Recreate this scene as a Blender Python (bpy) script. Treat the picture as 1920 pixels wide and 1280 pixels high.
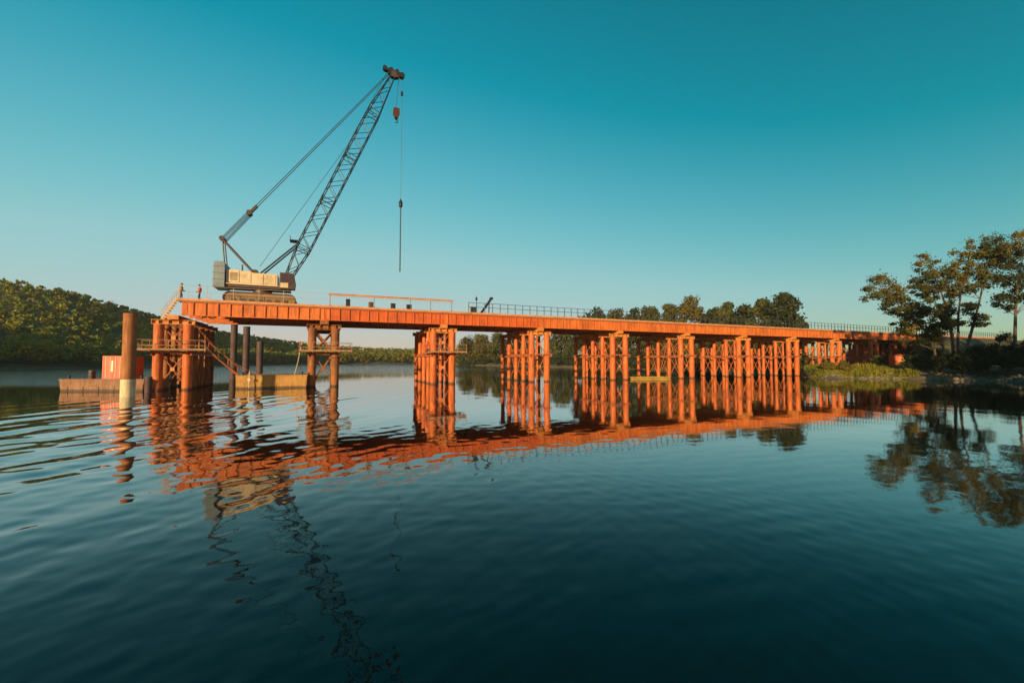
import bpy, bmesh, math, random
import numpy as np
from mathutils import Vector, Matrix

for _o in list(bpy.data.objects):
    bpy.data.objects.remove(_o)
scene = bpy.context.scene
COL = scene.collection
R = math.radians

# ------------------------------------------------------------------ camera
CAM_H = 3.2
F = 800.0                                  # focal length in pixels of a 1920 px wide picture
PITCH = math.atan(35.5 / F)
cd = bpy.data.cameras.new('Camera')
cd.lens = F / 1920 * 36
cd.sensor_width = 36
cd.clip_start = 0.1
cd.clip_end = 9000
cam = bpy.data.objects.new('Camera', cd)
cam.location = (0, 0, CAM_H)
cam.rotation_euler = (R(90) + PITCH, 0, 0)
COL.objects.link(cam)
scene.camera = cam

# ------------------------------------------------------------------ sky and sun
SUN_AZ = R(-153.5)                         # from +Y, clockwise: behind the camera and to its left
SUN_EL = R(9.5)
to_sun = Vector((math.sin(SUN_AZ) * math.cos(SUN_EL), math.cos(SUN_AZ) * math.cos(SUN_EL), math.sin(SUN_EL)))
world = bpy.data.worlds.new('World')
scene.world = world
world.use_nodes = True
wn, wl = world.node_tree.nodes, world.node_tree.links
wn.clear()
sky = wn.new('ShaderNodeTexSky')
sky.sky_type = 'NISHITA'
sky.sun_disc = False
sky.sun_elevation = SUN_EL
sky.sun_rotation = -SUN_AZ
sky.altitude = 100
sky.air_density = 1.0
sky.dust_density = 0.6
sky.ozone_density = 2.0
SKY_STRENGTH, EXPOSURE = 0.10, 0.5
def wmath(op, a, b=None):
    m_ = wn.new('ShaderNodeMath'); m_.operation = op
    for i_, x_ in enumerate((a, b)):
        if x_ is None: continue
        if isinstance(x_, (int, float)): m_.inputs[i_].default_value = x_
        else: wl.new(x_, m_.inputs[i_])
    return m_.outputs[0]
sep = wn.new('ShaderNodeSeparateColor')
comb = wn.new('ShaderNodeCombineColor')
wl.new(sky.outputs[0], sep.inputs[0])
# one even teal colour grade over the whole sky
q_ = 0.1275
sr = wmath('MAXIMUM', wmath('MULTIPLY', wmath('SUBTRACT', wmath('MULTIPLY', sep.outputs[0], q_), 0.102), 1.7), 0.002)
over = wmath('MAXIMUM', wmath('SUBTRACT', sr, 0.3), 0.0)
sr0 = sr
sr = wmath('SUBTRACT', sr, wmath('MULTIPLY', over, 0.6))
def sat_curve(ch, top, knee, p_):
    x_ = wmath('POWER', wmath('MULTIPLY', wmath('MULTIPLY', ch, q_), 1 / knee), p_)
    return wmath('MULTIPLY', wmath('SUBTRACT', 1.0, wmath('EXPONENT', wmath('MULTIPLY', x_, -1.0))), top)
sg = wmath('SUBTRACT', sat_curve(sep.outputs[1], 0.615, 0.248, 1.62), wmath('MULTIPLY', over, 0.10))
sb = wmath('SUBTRACT', sat_curve(sep.outputs[2], 0.62, 0.312, 1.85), wmath('MULTIPLY', over, 0.13))
out_k = 1.0 / (SKY_STRENGTH * 2 ** EXPOSURE)
for i, ch in enumerate((sr, sg, sb)):
    wl.new(wmath('MULTIPLY', wmath('MAXIMUM', ch, 0.002), out_k), comb.inputs[i])
bg = wn.new('ShaderNodeBackground')
bg.inputs[1].default_value = SKY_STRENGTH
wo = wn.new('ShaderNodeOutputWorld')
wl.new(comb.outputs[0], bg.inputs[0])
wl.new(bg.outputs[0], wo.inputs[0])

sl = bpy.data.lights.new('Sun', 'SUN')
sl.energy = 5.0
sl.angle = R(0.6)
sl.color = (1.0, 0.73, 0.40)
so = bpy.data.objects.new('Sun', sl)
so.rotation_euler = to_sun.to_track_quat('Z', 'Y').to_euler()
so.location = (-40, -60, 60)
COL.objects.link(so)

vs = scene.view_settings
vs.view_transform = 'Standard'
vs.look = 'None'
vs.exposure = EXPOSURE
vs.gamma = 1.0
vs.use_curve_mapping = False
scene.cycles.max_bounces = 6
scene.cycles.diffuse_bounces = 2
scene.cycles.glossy_bounces = 3
scene.cycles.transmission_bounces = 2
scene.cycles.volume_bounces = 0
scene.cycles.transparent_max_bounces = 4

# ------------------------------------------------------------------ measuring helpers
def ray(px, py):
    u, v = (px - 960) / F, (640 - py) / F
    return Vector((u, math.cos(PITCH) - v * math.sin(PITCH), math.sin(PITCH) + v * math.cos(PITCH)))
EYE = Vector((0, 0, CAM_H))
def at_z(px, py, z):
    d = ray(px, py); return EYE + d * ((z - CAM_H) / d.z)
def at_y(px, py, Y):
    d = ray(px, py); return EYE + d * (Y / d.y)
def az_of(px):                             # azimuth of a pixel column on the horizon
    return math.atan2(px - 960, F)

HD = 9.9                                   # bridge deck level above the water
P0 = at_z(340, 560, HD)
_d = Vector((1780 / F, 1.0)); _d.normalize()
BANG = math.atan2(_d.y, _d.x)
BD = Vector((_d.x, _d.y, 0)); BN = Vector((-_d.y, _d.x, 0))
def bw(s, w, z):                           # bridge frame: along, across (away from camera), up
    return Vector((P0.x, P0.y, 0)) + BD * s + BN * w + Vector((0, 0, z))
def s_of_px(px, w=0.0):                    # station along the bridge seen in a pixel column
    t = (px - 960) / F
    b = bw(0, w, 0)
    return (t * b.y - b.x) / (BD.x - t * BD.y)
def in_plane(px, py, w):                   # point of the vertical plane at offset w along the bridge
    b = bw(0, w, 0); d = ray(px, py)
    k = (b - EYE).dot(BN) / d.dot(BN)
    return EYE + d * k

# ------------------------------------------------------------------ mesh helpers
class MB:
    def __init__(self): self.v, self.f = [], []
    def add(self, vs_, fs):
        n = len(self.v); self.v += [tuple(p) for p in vs_]; self.f += [tuple(i + n for i in q) for q in fs]; return self
    def box(self, a, b):
        x0, y0, z0 = a; x1, y1, z1 = b
        return self.add([(x0,y0,z0),(x1,y0,z0),(x1,y1,z0),(x0,y1,z0),(x0,y0,z1),(x1,y0,z1),(x1,y1,z1),(x0,y1,z1)],
                        [(0,3,2,1),(4,5,6,7),(0,1,5,4),(1,2,6,5),(2,3,7,6),(3,0,4,7)])
    def beam(self, p, q, w, h=None, up=(0,0,1)):
        p, q = Vector(p), Vector(q); h = h or w
        t = (q - p).normalized(); u = Vector(up)
        if abs(t.dot(u)) > 0.98: u = Vector((1, 0, 0))
        s = t.cross(u).normalized() * (w / 2); u = s.cross(t).normalized() * (h / 2)
        return self.add([p-s-u, p+s-u, p+s+u, p-s+u, q-s-u, q+s-u, q+s+u, q-s+u],
                        [(0,1,2,3),(4,7,6,5),(0,4,5,1),(1,5,6,2),(2,6,7,3),(3,7,4,0)])
    def tube(self, p, q, r, n=8, r2=None, caps=True):
        p, q = Vector(p), Vector(q); r2 = r if r2 is None else r2
        t = (q - p).normalized(); u = Vector((0, 0, 1)) if abs(t.z) < 0.95 else Vector((1, 0, 0))
        a = t.cross(u).normalized(); b = t.cross(a)
        vv = []
        for c, rr in ((p, r), (q, r2)):
            for i in range(n):
                g = 2 * math.pi * i / n; vv.append(c + (a * math.cos(g) + b * math.sin(g)) * rr)
        ff = [(i, (i+1) % n, n + (i+1) % n, n + i) for i in range(n)]
        if caps: ff += [tuple(range(n-1, -1, -1)), tuple(range(n, 2*n))]
        return self.add(vv, ff)
    def path(self, pts, radii, n=7):
        for i in range(len(pts) - 1): self.tube(pts[i], pts[i+1], radii[i], n, radii[i+1], caps=True)
        return self
    def lathe(self, prof, c=(0,0,0), n=14):
        cx, cy, cz = c; vv = []
        for r, z in prof:
            for i in range(n):
                g = 2 * math.pi * i / n; vv.append((cx + r*math.cos(g), cy + r*math.sin(g), cz + z))
        m = len(prof); ff = []
        for k in range(m - 1):
            for i in range(n): ff.append((k*n+i, k*n+(i+1)%n, (k+1)*n+(i+1)%n, (k+1)*n+i))
        ff += [tuple(range(n-1,-1,-1)), tuple(range((m-1)*n, m*n))]
        return self.add(vv, ff)
    def prism(self, poly, y0, y1):          # polygon in xz, extruded along y
        n = len(poly)
        vv = [(x, y0, z) for x, z in poly] + [(x, y1, z) for x, z in poly]
        ff = [tuple(range(n)), tuple(range(2*n-1, n-1, -1))] + [(i, n+i, n+(i+1)%n, (i+1)%n) for i in range(n)]
        return self.add(vv, ff)
    def mesh(self, name, mat, smooth=False, bevel=0):
        me = bpy.data.meshes.new(name); me.from_pydata(self.v, [], self.f); me.validate()
        bm = bmesh.new(); bm.from_mesh(me); bmesh.ops.recalc_face_normals(bm, faces=bm.faces)
        if bevel: bmesh.ops.bevel(bm, geom=list(bm.edges), offset=bevel, segments=2, affect='EDGES', profile=0.6)
        bm.to_mesh(me); bm.free()
        if mat: me.materials.append(mat)
        if smooth:
            me.polygons.foreach_set('use_smooth', [True] * len(me.polygons))
            try: me.set_sharp_from_angle(angle=R(40))
            except Exception: pass
        return me
    def build(self, name, mat, parent=None, smooth=False, bevel=0):
        return link(name, self.mesh(name, mat, smooth, bevel), parent)

def link(name, me, parent=None, loc=None):
    o = bpy.data.objects.new(name, me); COL.objects.link(o)
    if parent is not None: o.parent = parent
    if loc is not None: o.location = loc
    return o
def tag(o, label=None, cat=None, group=None, kind=None):
    for k, v in (('label', label), ('category', cat), ('group', group), ('kind', kind)):
        if v: o[k] = v
    return o
def thing(name, label, cat, loc=(0,0,0), rz=0.0, group=None):
    o = bpy.data.objects.new(name, None); COL.objects.link(o)
    o.empty_display_size = 0.3
    o.location = loc; o.rotation_euler = (0, 0, rz)
    return tag(o, label, cat, group)
def copy_tree(o, parent=None):
    c = o.copy(); COL.objects.link(c); c.parent = parent
    for ch in list(o.children): copy_tree(ch, c)
    return c
def np_mesh(name, V, Q, mat=None, smooth=False, tint=None):
    V = np.ascontiguousarray(V, dtype=np.float32); Q = np.ascontiguousarray(Q, dtype=np.int32)
    k = Q.shape[1]
    me = bpy.data.meshes.new(name)
    me.vertices.add(len(V)); me.vertices.foreach_set('co', V.ravel())
    me.loops.add(Q.size); me.loops.foreach_set('vertex_index', Q.ravel())
    me.polygons.add(len(Q)); me.polygons.foreach_set('loop_start', np.arange(0, Q.size, k, dtype=np.int32))
    me.polygons.foreach_set('loop_total', np.full(len(Q), k, dtype=np.int32))
    if smooth: me.polygons.foreach_set('use_smooth', np.ones(len(Q), dtype=bool))
    me.update(calc_edges=True); me.validate()
    if tint is not None:
        at = me.color_attributes.new('tint', 'FLOAT_COLOR', 'POINT')
        at.data.foreach_set('color', np.ascontiguousarray(tint, dtype=np.float32).ravel())
    if mat: me.materials.append(mat)
    return me

# ------------------------------------------------------------------ materials
def new_mat(name):
    m = bpy.data.materials.new(name); m.use_nodes = True
    nt = m.node_tree; return m, nt.nodes, nt.links, nt.nodes['Principled BSDF']
def noise(n, l, scale, detail=4, rough=0.6, coord='Object', stretch=None):
    tc = n.new('ShaderNodeTexCoord' if coord == 'Object' else 'ShaderNodeNewGeometry'); t = n.new('ShaderNodeTexNoise')
    t.inputs['Scale'].default_value = scale; t.inputs['Detail'].default_value = detail; t.inputs['Roughness'].default_value = rough
    if stretch:
        mp = n.new('ShaderNodeMapping'); mp.inputs['Scale'].default_value = stretch
        l.new(tc.outputs[coord], mp.inputs[0]); l.new(mp.outputs[0], t.inputs[0])
    else: l.new(tc.outputs[coord], t.inputs[0])
    return t
def ramp(n, l, src, stops):
    r = n.new('ShaderNodeValToRGB'); e = r.color_ramp.elements
    while len(e) < len(stops): e.new(0.5)
    for el, (p, c) in zip(e, stops): el.position = p; el.color = (*c, 1) if len(c) == 3 else c
    l.new(src, r.inputs[0]); return r
def weathered(name, base, worn, rough=0.55, scale=1.2, amount=(0.42, 0.68), streak=True, metallic=0.0, bump=0.05, wet=False):
    """paint or steel with blotches, run-down streaks and uneven gloss"""
    m, n, l, b = new_mat(name)
    t1 = noise(n, l, scale, 6, 0.65, coord='Position')
    dark = tuple(c * 0.6 for c in base)
    c1 = ramp(n, l, t1.outputs[0], [(0.3, dark), (0.5, base), (0.75, tuple(min(1, c * 1.15) for c in base))])
    t2 = noise(n, l, scale * 3, 6, 0.75, coord='Position', stretch=(3, 3, 0.3) if streak else (1, 1, 1))
    msk = ramp(n, l, t2.outputs[0], [(amount[0], (0,0,0)), (amount[1], (1,1,1))])
    mx = n.new('ShaderNodeMixRGB'); mx.inputs[2].default_value = (*worn, 1)
    mf = n.new('ShaderNodeMath'); mf.operation = 'MULTIPLY'; mf.inputs[1].default_value = 0.75
    l.new(msk.outputs[0], mf.inputs[0]); l.new(mf.outputs[0], mx.inputs[0]); l.new(c1.outputs[0], mx.inputs[1])
    col = mx.outputs[0]
    if wet:                                 # slimy dark band that the river leaves on steel
        sz = n.new('ShaderNodeSeparateXYZ'); gp = n.new('ShaderNodeNewGeometry'); l.new(gp.outputs['Position'], sz.inputs[0])
        wz = n.new('ShaderNodeMath'); wz.operation = 'MULTIPLY_ADD'; wz.inputs[1].default_value = -0.3; l.new(t2.outputs[0], wz.inputs[0]); l.new(sz.outputs[2], wz.inputs[2])
        wr = ramp(n, l, wz.outputs[0], [(0.0, (1, 1, 1)), (0.14, (0, 0, 0))])
        wm = n.new('ShaderNodeMixRGB'); wm.inputs[2].default_value = (0.055, 0.032, 0.016, 1)
        wf = n.new('ShaderNodeMath'); wf.operation = 'MULTIPLY'; wf.inputs[1].default_value = 0.85
        l.new(wr.outputs[0], wf.inputs[0]); l.new(wf.outputs[0], wm.inputs[0]); l.new(col, wm.inputs[1]); col = wm.outputs[0]
    l.new(col, b.inputs['Base Color'])
    rr = ramp(n, l, t2.outputs[0], [(0.3, (rough*0.8,)*3), (0.7, (min(1, rough*1.35),)*3)])
    l.new(rr.outputs[0], b.inputs['Roughness'])
    b.inputs['Metallic'].default_value = metallic
    bp = n.new('ShaderNodeBump'); bp.inputs['Strength'].default_value = bump; bp.inputs['Distance'].default_value = 0.03
    l.new(t2.outputs[0], bp.inputs['Height']); l.new(bp.outputs[0], b.inputs['Normal'])
    return m
def plain(name, col, rough=0.6, metallic=0.0, var=0.2, scale=3.0):
    m, n, l, b = new_mat(name)
    t = noise(n, l, scale, 5)
    c = ramp(n, l, t.outputs[0], [(0.3, tuple(x*(1-var) for x in col)), (0.7, tuple(min(1, x*(1+var)) for x in col))])
    l.new(c.outputs[0], b.inputs['Base Color']); b.inputs['Roughness'].default_value = rough; b.inputs['Metallic'].default_value = metallic
    return m
ORANGE = (0.64, 0.165, 0.022)
M = {}
M['girder'] = weathered('orange_primer_girder', ORANGE, (0.30, 0.06, 0.018), 0.6, 0.4, (0.45, 0.62))
M['girder_red'] = weathered('red_orange_primer_girder', (0.58, 0.11, 0.014), (0.28, 0.045, 0.012), 0.6, 0.5, (0.45, 0.64))
M['pile'] = weathered('orange_rust_pile', (0.62, 0.14, 0.018), (0.25, 0.05, 0.015), 0.65, 0.6, (0.42, 0.60), wet=True)
M['pile_brown'] = weathered('brown_rust_and_shade_pier', (0.30, 0.105, 0.022), (0.11, 0.036, 0.014), 0.7, 0.6, (0.42, 0.62), wet=True)
M['brace'] = weathered('brace_steel', (0.42, 0.11, 0.028), (0.25, 0.07, 0.03), 0.6, 1.5)
M['cap'] = weathered('cap_steel', (0.62, 0.24, 0.05), (0.36, 0.11, 0.03), 0.6, 0.9)
M['deck'] = weathered('deck_concrete', (0.46, 0.33, 0.22), (0.30, 0.20, 0.13), 0.8, 0.8, streak=False)
M['edge'] = weathered('edge_steel', (0.60, 0.27, 0.11), (0.40, 0.16, 0.06), 0.6, 0.9)
M['rust'] = weathered('brown_rust_pile', (0.34, 0.125, 0.03), (0.17, 0.055, 0.02), 0.75, 0.8, (0.4, 0.66), wet=True)
M['whiteband'] = weathered('pale_band', (0.62, 0.50, 0.30), (0.40, 0.26, 0.12), 0.7, 1.0)
M['darkpile'] = weathered('shade_dark_steel_pile', (0.085, 0.045, 0.038), (0.05, 0.025, 0.02), 0.7, 0.8)  # bridge shade over the far piles is put into this dark colour
M['ochre'] = weathered('ochre_barge', (0.44, 0.23, 0.045), (0.24, 0.10, 0.03), 0.7, 0.8, wet=True)
M['brownhull'] = weathered('brown_barge', (0.26, 0.13, 0.065), (0.14, 0.06, 0.035), 0.75, 0.8, wet=True)
M['timber'] = weathered('weathered_timber', (0.36, 0.22, 0.11), (0.20, 0.12, 0.06), 0.85, 2.0, streak=False)
M['railgrey'] = plain('rail_grey', (0.05, 0.048, 0.05), 0.5, 0.3)
M['railpale'] = plain('rail_pale', (0.50, 0.36, 0.24), 0.6)
M['cream'] = weathered('crane_cream', (0.62, 0.49, 0.29), (0.36, 0.21, 0.09), 0.45, 0.8, (0.5, 0.7))
M['cranegrey'] = weathered('counterweight_grey', (0.20, 0.25, 0.26), (0.12, 0.14, 0.15), 0.55, 0.8, (0.5, 0.75))
M['boom'] = plain('boom_blue_black', (0.018, 0.032, 0.048), 0.45, 0.2)
M['gantry'] = plain('gantry_brown', (0.075, 0.05, 0.035), 0.55, 0.2)
M['track'] = weathered('track_steel', (0.10, 0.055, 0.03), (0.05, 0.03, 0.02), 0.7, 1.5, streak=False)
M['trackframe'] = weathered('track_frame', (0.24, 0.14, 0.06), (0.09, 0.05, 0.025), 0.6, 1.2)
M['rope'] = plain('steel_rope', (0.05, 0.055, 0.06), 0.5, 0.5)
M['palerope'] = plain('pale_rope', (0.55, 0.45, 0.30), 0.8)
M['hookred'] = plain('hook_red', (0.065, 0.022, 0.010), 0.5)
M['blackmetal'] = plain('black_metal', (0.014, 0.013, 0.013), 0.55, 0.0)
M['container'] = weathered('container_red', (0.62, 0.105, 0.03), (0.40, 0.06, 0.025), 0.5, 0.9, (0.5, 0.75))
M['whitepaint'] = plain('white_paint', (0.72, 0.62, 0.5), 0.5)
M['yellow'] = weathered('yellow_paint', (0.46, 0.27, 0.05), (0.25, 0.13, 0.04), 0.6, 1.2)
M['bark'] = weathered('bark', (0.11, 0.082, 0.058), (0.04, 0.03, 0.02), 0.9, 2.5, bump=0.4)
m, n, l, b = new_mat('cab_glass')
b.inputs['Base Color'].default_value = (0.03, 0.04, 0.05, 1); b.inputs['Roughness'].default_value = 0.05; M['glass'] = m

def foliage(name, cols, trans=0.25, use_tint=False):
    m, n, l, b = new_mat(name)
    t = noise(n, l, 0.35, 4, 0.7)
    t2 = noise(n, l, 2.5, 2, 0.5)
    ad = n.new('ShaderNodeMath'); ad.operation = 'ADD'
    h1 = n.new('ShaderNodeMath'); h1.operation = 'MULTIPLY'; h1.inputs[1].default_value = 0.6; l.new(t.outputs[0], h1.inputs[0])
    h2 = n.new('ShaderNodeMath'); h2.operation = 'MULTIPLY'; h2.inputs[1].default_value = 0.4; l.new(t2.outputs[0], h2.inputs[0])
    l.new(h1.outputs[0], ad.inputs[0]); l.new(h2.outputs[0], ad.inputs[1])
    c = ramp(n, l, ad.outputs[0], [(0.36, cols[0]), (0.5, cols[1]), (0.64, cols[2])])
    out = c.outputs[0]
    if use_tint:
        a = n.new('ShaderNodeVertexColor'); a.layer_name = 'tint'
        mx = n.new('ShaderNodeMixRGB'); mx.blend_type = 'MULTIPLY'; mx.inputs[0].default_value = 1
        l.new(out, mx.inputs[1]); l.new(a.outputs[0], mx.inputs[2]); out = mx.outputs[0]
    l.new(out, b.inputs['Base Color']); b.inputs['Roughness'].default_value = 0.75
    b.inputs['Specular IOR Level'].default_value = 0.2
    tr = n.new('ShaderNodeBsdfTranslucent'); l.new(out, tr.inputs[0])
    ms = n.new('ShaderNodeMixShader'); ms.inputs[0].default_value = trans
    l.new(b.outputs[0], ms.inputs[1]); l.new(tr.outputs[0], ms.inputs[2])
    l.new(ms.outputs[0], n['Material Output'].inputs[0])
    return m
M['leaf'] = foliage('leaf_olive', [(0.035, 0.043, 0.013), (0.075, 0.078, 0.02), (0.13, 0.115, 0.03)])
M['leaf_dark'] = foliage('leaf_dark', [(0.018, 0.026, 0.012), (0.038, 0.046, 0.016), (0.065, 0.066, 0.022)])
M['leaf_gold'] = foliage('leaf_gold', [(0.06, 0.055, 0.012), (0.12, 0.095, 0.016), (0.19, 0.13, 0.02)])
M['leaf_hill'] = foliage('leaf_hill', [(0.085, 0.11, 0.016), (0.155, 0.17, 0.022), (0.23, 0.20, 0.03)], 0.2, True)
M['grass'] = foliage('grass_green', [(0.09, 0.10, 0.012), (0.17, 0.16, 0.016), (0.26, 0.20, 0.03)], 0.3)

# ------------------------------------------------------------------ water
def make_water():
    rng = np.random.default_rng(3)
    fine = np.radians(np.linspace(-58, 58, 700))
    coarse = np.radians(np.linspace(58, 302, 62))[1:-1]
    th = np.concatenate([fine, coarse])
    rs = [1.2]
    while rs[-1] < 60: rs.append(rs[-1] * 1.0095 + 0.002)
    while rs[-1] < 2600: rs.append(rs[-1] * 1.04)
    rs = np.array(rs)
    T, Rr = np.meshgrid(th, rs)
    X, Y = Rr * np.sin(T), Rr * np.cos(T)
    Z = np.zeros_like(X)
    dr = np.gradient(rs)[:, None] * np.ones_like(X)
    dt = Rr * math.radians(0.166)
    step = np.maximum(dr, dt)
    def fade(lam): return np.clip((lam / step - 2.2) / 2.2, 0, 1)
    # boat wake on the left: crests run away from the viewer
    wake = np.exp(-((X + 21) / 11.0) ** 2) * np.clip((Y - 1) / 8, 0, 1) * np.exp(-np.clip(Y - 34, 0, 99) / 10)
    far_l = 1 / (1 + np.exp((X + 9) / 3.5))
    wob = 1.2 * np.sin(Y * 0.21 + 0.7) + 0.7 * np.sin(Y * 0.47 + X * 0.11)
    for lam, amp, ang, ph in ((3.3, 0.020, 0.10, 0.3), (2.4, 0.013, 0.20, 1.7), (1.7, 0.008, -0.1, 4.1), (1.2, 0.005, 0.3, 2.2)):
        k = 2 * math.pi / lam
        Z += amp * wake * np.sin(k * (X * math.cos(ang) - Y * math.sin(ang)) + wob + ph) * fade(lam)
    # short parallel ripples that spread over the left half, wind chop everywhere, a faint long swell
    def waves(count, l0, l1, slope, ang0, spread, weight):
        nonlocal Z
        for i in range(count):
            lam = l0 * (l1 / l0) ** rng.random(); ang = rng.normal(ang0, spread); ph = rng.uniform(0, 6.3)
            k = 2 * math.pi / lam
            env = 0.5 + 0.5 * np.sin(X * rng.uniform(-0.3, 0.3) + Y * rng.uniform(-0.25, 0.25) + rng.uniform(0, 6.3))
            Z += slope / k * env * weight * np.sin(k * (X * math.cos(ang) - Y * math.sin(ang)) + ph) * fade(lam)
    waves(24, 0.45, 1.6, 0.014, 0.3, 0.75, wake)
    waves(26, 0.2, 0.9, 0.009, 0.15, 0.30, far_l)
    near = np.exp(-Rr / 14.0)
    waves(70, 0.14, 1.0, 0.0068, 0.2, 0.8, 0.33 + 0.6 * far_l + 0.6 * near)
    waves(12, 1.5, 5.0, 0.0017, 0.2, 1.2, 1.0)
    nr, na = X.shape
    V = np.stack([X, Y, Z], -1).reshape(-1, 3)
    i0 = np.arange(nr - 1)[:, None] * na + np.arange(na)[None, :]
    i1 = np.arange(nr - 1)[:, None] * na + (np.arange(na)[None, :] + 1) % na
    Q = np.stack([i0, i0 + na, i1 + na, i1], -1).reshape(-1, 4)
    V = np.vstack([V, [[0, 0, 0]]])
    me = np_mesh('water', V, Q, None, True)
    bm = bmesh.new(); bm.from_mesh(me); bm.verts.ensure_lookup_table()
    c = bm.verts[len(V) - 1]
    for i in range(na):
        f = bm.faces.new((c, bm.verts[i], bm.verts[(i + 1) % na])); f.smooth = True
    bmesh.ops.recalc_face_normals(bm, faces=bm.faces)
    bm.to_mesh(me); bm.free()
    if sum(p.normal.z for p in me.polygons[:200]) < 0: me.flip_normals()
    m, n, l, b = new_mat('river_water')
    b.inputs['Base Color'].default_value = (0.002, 0.006, 0.006, 1)
    b.inputs['Roughness'].default_value = 0.012
    b.inputs['IOR'].default_value = 1.42
    a1 = noise(n, l, 1.0, 3, 0.6, stretch=(4.2, 2.6, 1))
    a2 = noise(n, l, 1.0, 2, 0.5, stretch=(0.5, 0.35, 1))
    ad = n.new('ShaderNodeMath'); ad.operation = 'MULTIPLY_ADD'; ad.inputs[1].default_value = 0.45
    l.new(a1.outputs[0], ad.inputs[0]); l.new(a2.outputs[0], ad.inputs[2])
    bp = n.new('ShaderNodeBump'); bp.inputs['Strength'].default_value = 1.0; bp.inputs['Distance'].default_value = 0.0034
    # the open reach upstream is ruffled by a light breeze, the lee below the right bank is not
    sx = n.new('ShaderNodeSeparateXYZ'); gp = n.new('ShaderNodeNewGeometry'); l.new(gp.outputs['Position'], sx.inputs[0])
    def mr(src, a0, a1):
        q = n.new('ShaderNodeMapRange'); q.interpolation_type = 'SMOOTHSTEP'; q.inputs[1].default_value = a0; q.inputs[2].default_value = a1; l.new(src, q.inputs[0]); return q.outputs[0]
    def mm(op, x, y):
        q = n.new('ShaderNodeMath'); q.operation = op
        for i_, z_ in enumerate((x, y)):
            if isinstance(z_, (int, float)): q.inputs[i_].default_value = z_
            else: l.new(z_, q.inputs[i_])
        return q.outputs[0]
    breeze = mm('MAXIMUM', mm('MULTIPLY', mr(sx.outputs[0], -36, -55), mr(sx.outputs[1], 44, 62)), mm('MULTIPLY', mr(sx.outputs[1], 85, 170), mr(sx.outputs[0], 30, -15)))
    l.new(mm('MULTIPLY', ad.outputs[0], mm('ADD', mm('MULTIPLY', breeze, 26.0), 1.0)), bp.inputs['Height']); l.new(bp.outputs[0], b.inputs['Normal'])
    b.inputs['Specular IOR Level'].default_value = 0.0
    gl = n.new('ShaderNodeBsdfGlossy'); gl.inputs['Roughness'].default_value = 0.012; l.new(bp.outputs[0], gl.inputs['Normal'])
    fr = n.new('ShaderNodeFresnel'); fr.inputs['IOR'].default_value = 1.345; l.new(bp.outputs[0], fr.inputs['Normal'])
    fk = mm('MINIMUM', mm('MULTIPLY', fr.outputs[0], mm('ADD', mm('MULTIPLY', mr(fr.outputs[0], 0.08, 0.27), 0.95), 1.0)), 0.96)
    mxw = n.new('ShaderNodeMixShader'); l.new(fk, mxw.inputs[0]); l.new(b.outputs[0], mxw.inputs[1]); l.new(gl.outputs[0], mxw.inputs[2])
    l.new(mxw.outputs[0], n['Material Output'].inputs[0])
    me.materials.append(m)
    tag(link('water', me), kind='structure')
make_water()

# ------------------------------------------------------------------ ground: banks, hills, river bed
def interp(a, pts):
    xs = [p[0] for p in pts]; return np.interp(a, xs, [p[1] for p in pts])
def shore_r(px, Y): return (az_of(px), Y / math.cos(az_of(px)))
SHORE = [(-3.15, 30), (-2.2, 34), (-1.75, 60), (-1.5, 110), (-1.2, 170)] + [shore_r(*q) for q in (
    (-500, 150), (0, 150), (180, 178), (300, 215), (440, 290), (600, 380), (780, 430), (830, 400), (875, 280), (1000, 216),
    (1200, 152), (1350, 122), (1450, 104), (1495, 92), (1510, 81), (1545, 77.5), (1600, 75), (1700, 72), (1780, 69), (1920, 62), (2000, 56), (2060, 33))] + [
    (1.05, 51), (1.25, 45), (1.6, 36), (2.2, 32), (3.15, 30)]  # out-of-view point of land at right, added to carry the shade trees
CREST = [(-3.2, 260, 6), (-2.2, 260, 6), (-1.95, 270, 36), (-1.8, 275, 46), (-1.45, 280, 46)] + [(az_of(px), Y / math.cos(az_of(px)), (675.5 - py) * Y / F + CAM_H - up) for px, py, Y, up in (  # unseen hill at left rear, raised to shade the foot of the wooded slope
    (-500, 500, 290, 8), (-150, 505, 290, 8), (20, 514, 300, 6), (110, 532, 310, 6), (200, 557, 330, 6), (290, 583, 360, 6), (400, 610, 420, 7),
    (500, 626, 470, 7), (600, 641, 540, 6), (700, 650, 640, 5), (800, 652, 700, 5), (900, 655, 720, 5), (1000, 665, 720, 4))] + [(0.2, 700, 8), (3.2, 260, 6)]
def ground_z(X, Y):
    X = np.asarray(X, float); Y = np.asarray(Y, float)
    th = np.arctan2(X, Y); r = np.hypot(X, Y)
    rs = interp(th, SHORE) + 0.9 * np.sin(th * 47) * r / 90 + 0.5 * np.sin(th * 113 + 1) * r / 90
    rc = np.interp(th, [c[0] for c in CREST], [c[1] for c in CREST])
    hc = np.interp(th, [c[0] for c in CREST], [c[2] for c in CREST])
    d = r - rs
    z = np.where(d < 0, np.maximum(-2.0, d * 0.35), 1.7 * (1 - np.exp(-np.maximum(d, 0) / 4.0)))
    k = np.clip((r - rs - 6) / np.maximum(rc - rs - 6, 1), 0, 1)
    z = z + np.where(d > 0, (np.maximum(hc, 2) - 1.7) * (k ** 1.15), 0)
    z += np.where(d > 2, 0.25 * np.sin(X * 0.31 + Y * 0.2) * np.sin(Y * 0.27 - X * 0.13), 0)
    # earth ramp under the end of the bridge
    s = (X - P0.x) * BD.x + (Y - P0.y) * BD.y; w = (X - P0.x) * BN.x + (Y - P0.y) * BN.y
    side = np.clip(1 - (np.abs(w - 6) - 8) / 12, 0, 1)
    e = np.clip((s - 146) / 14, 0, 1) * side
    return np.where((e > 0) & (d > 0), np.maximum(z, z * (1 - e) + 9.3 * e), z)
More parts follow.
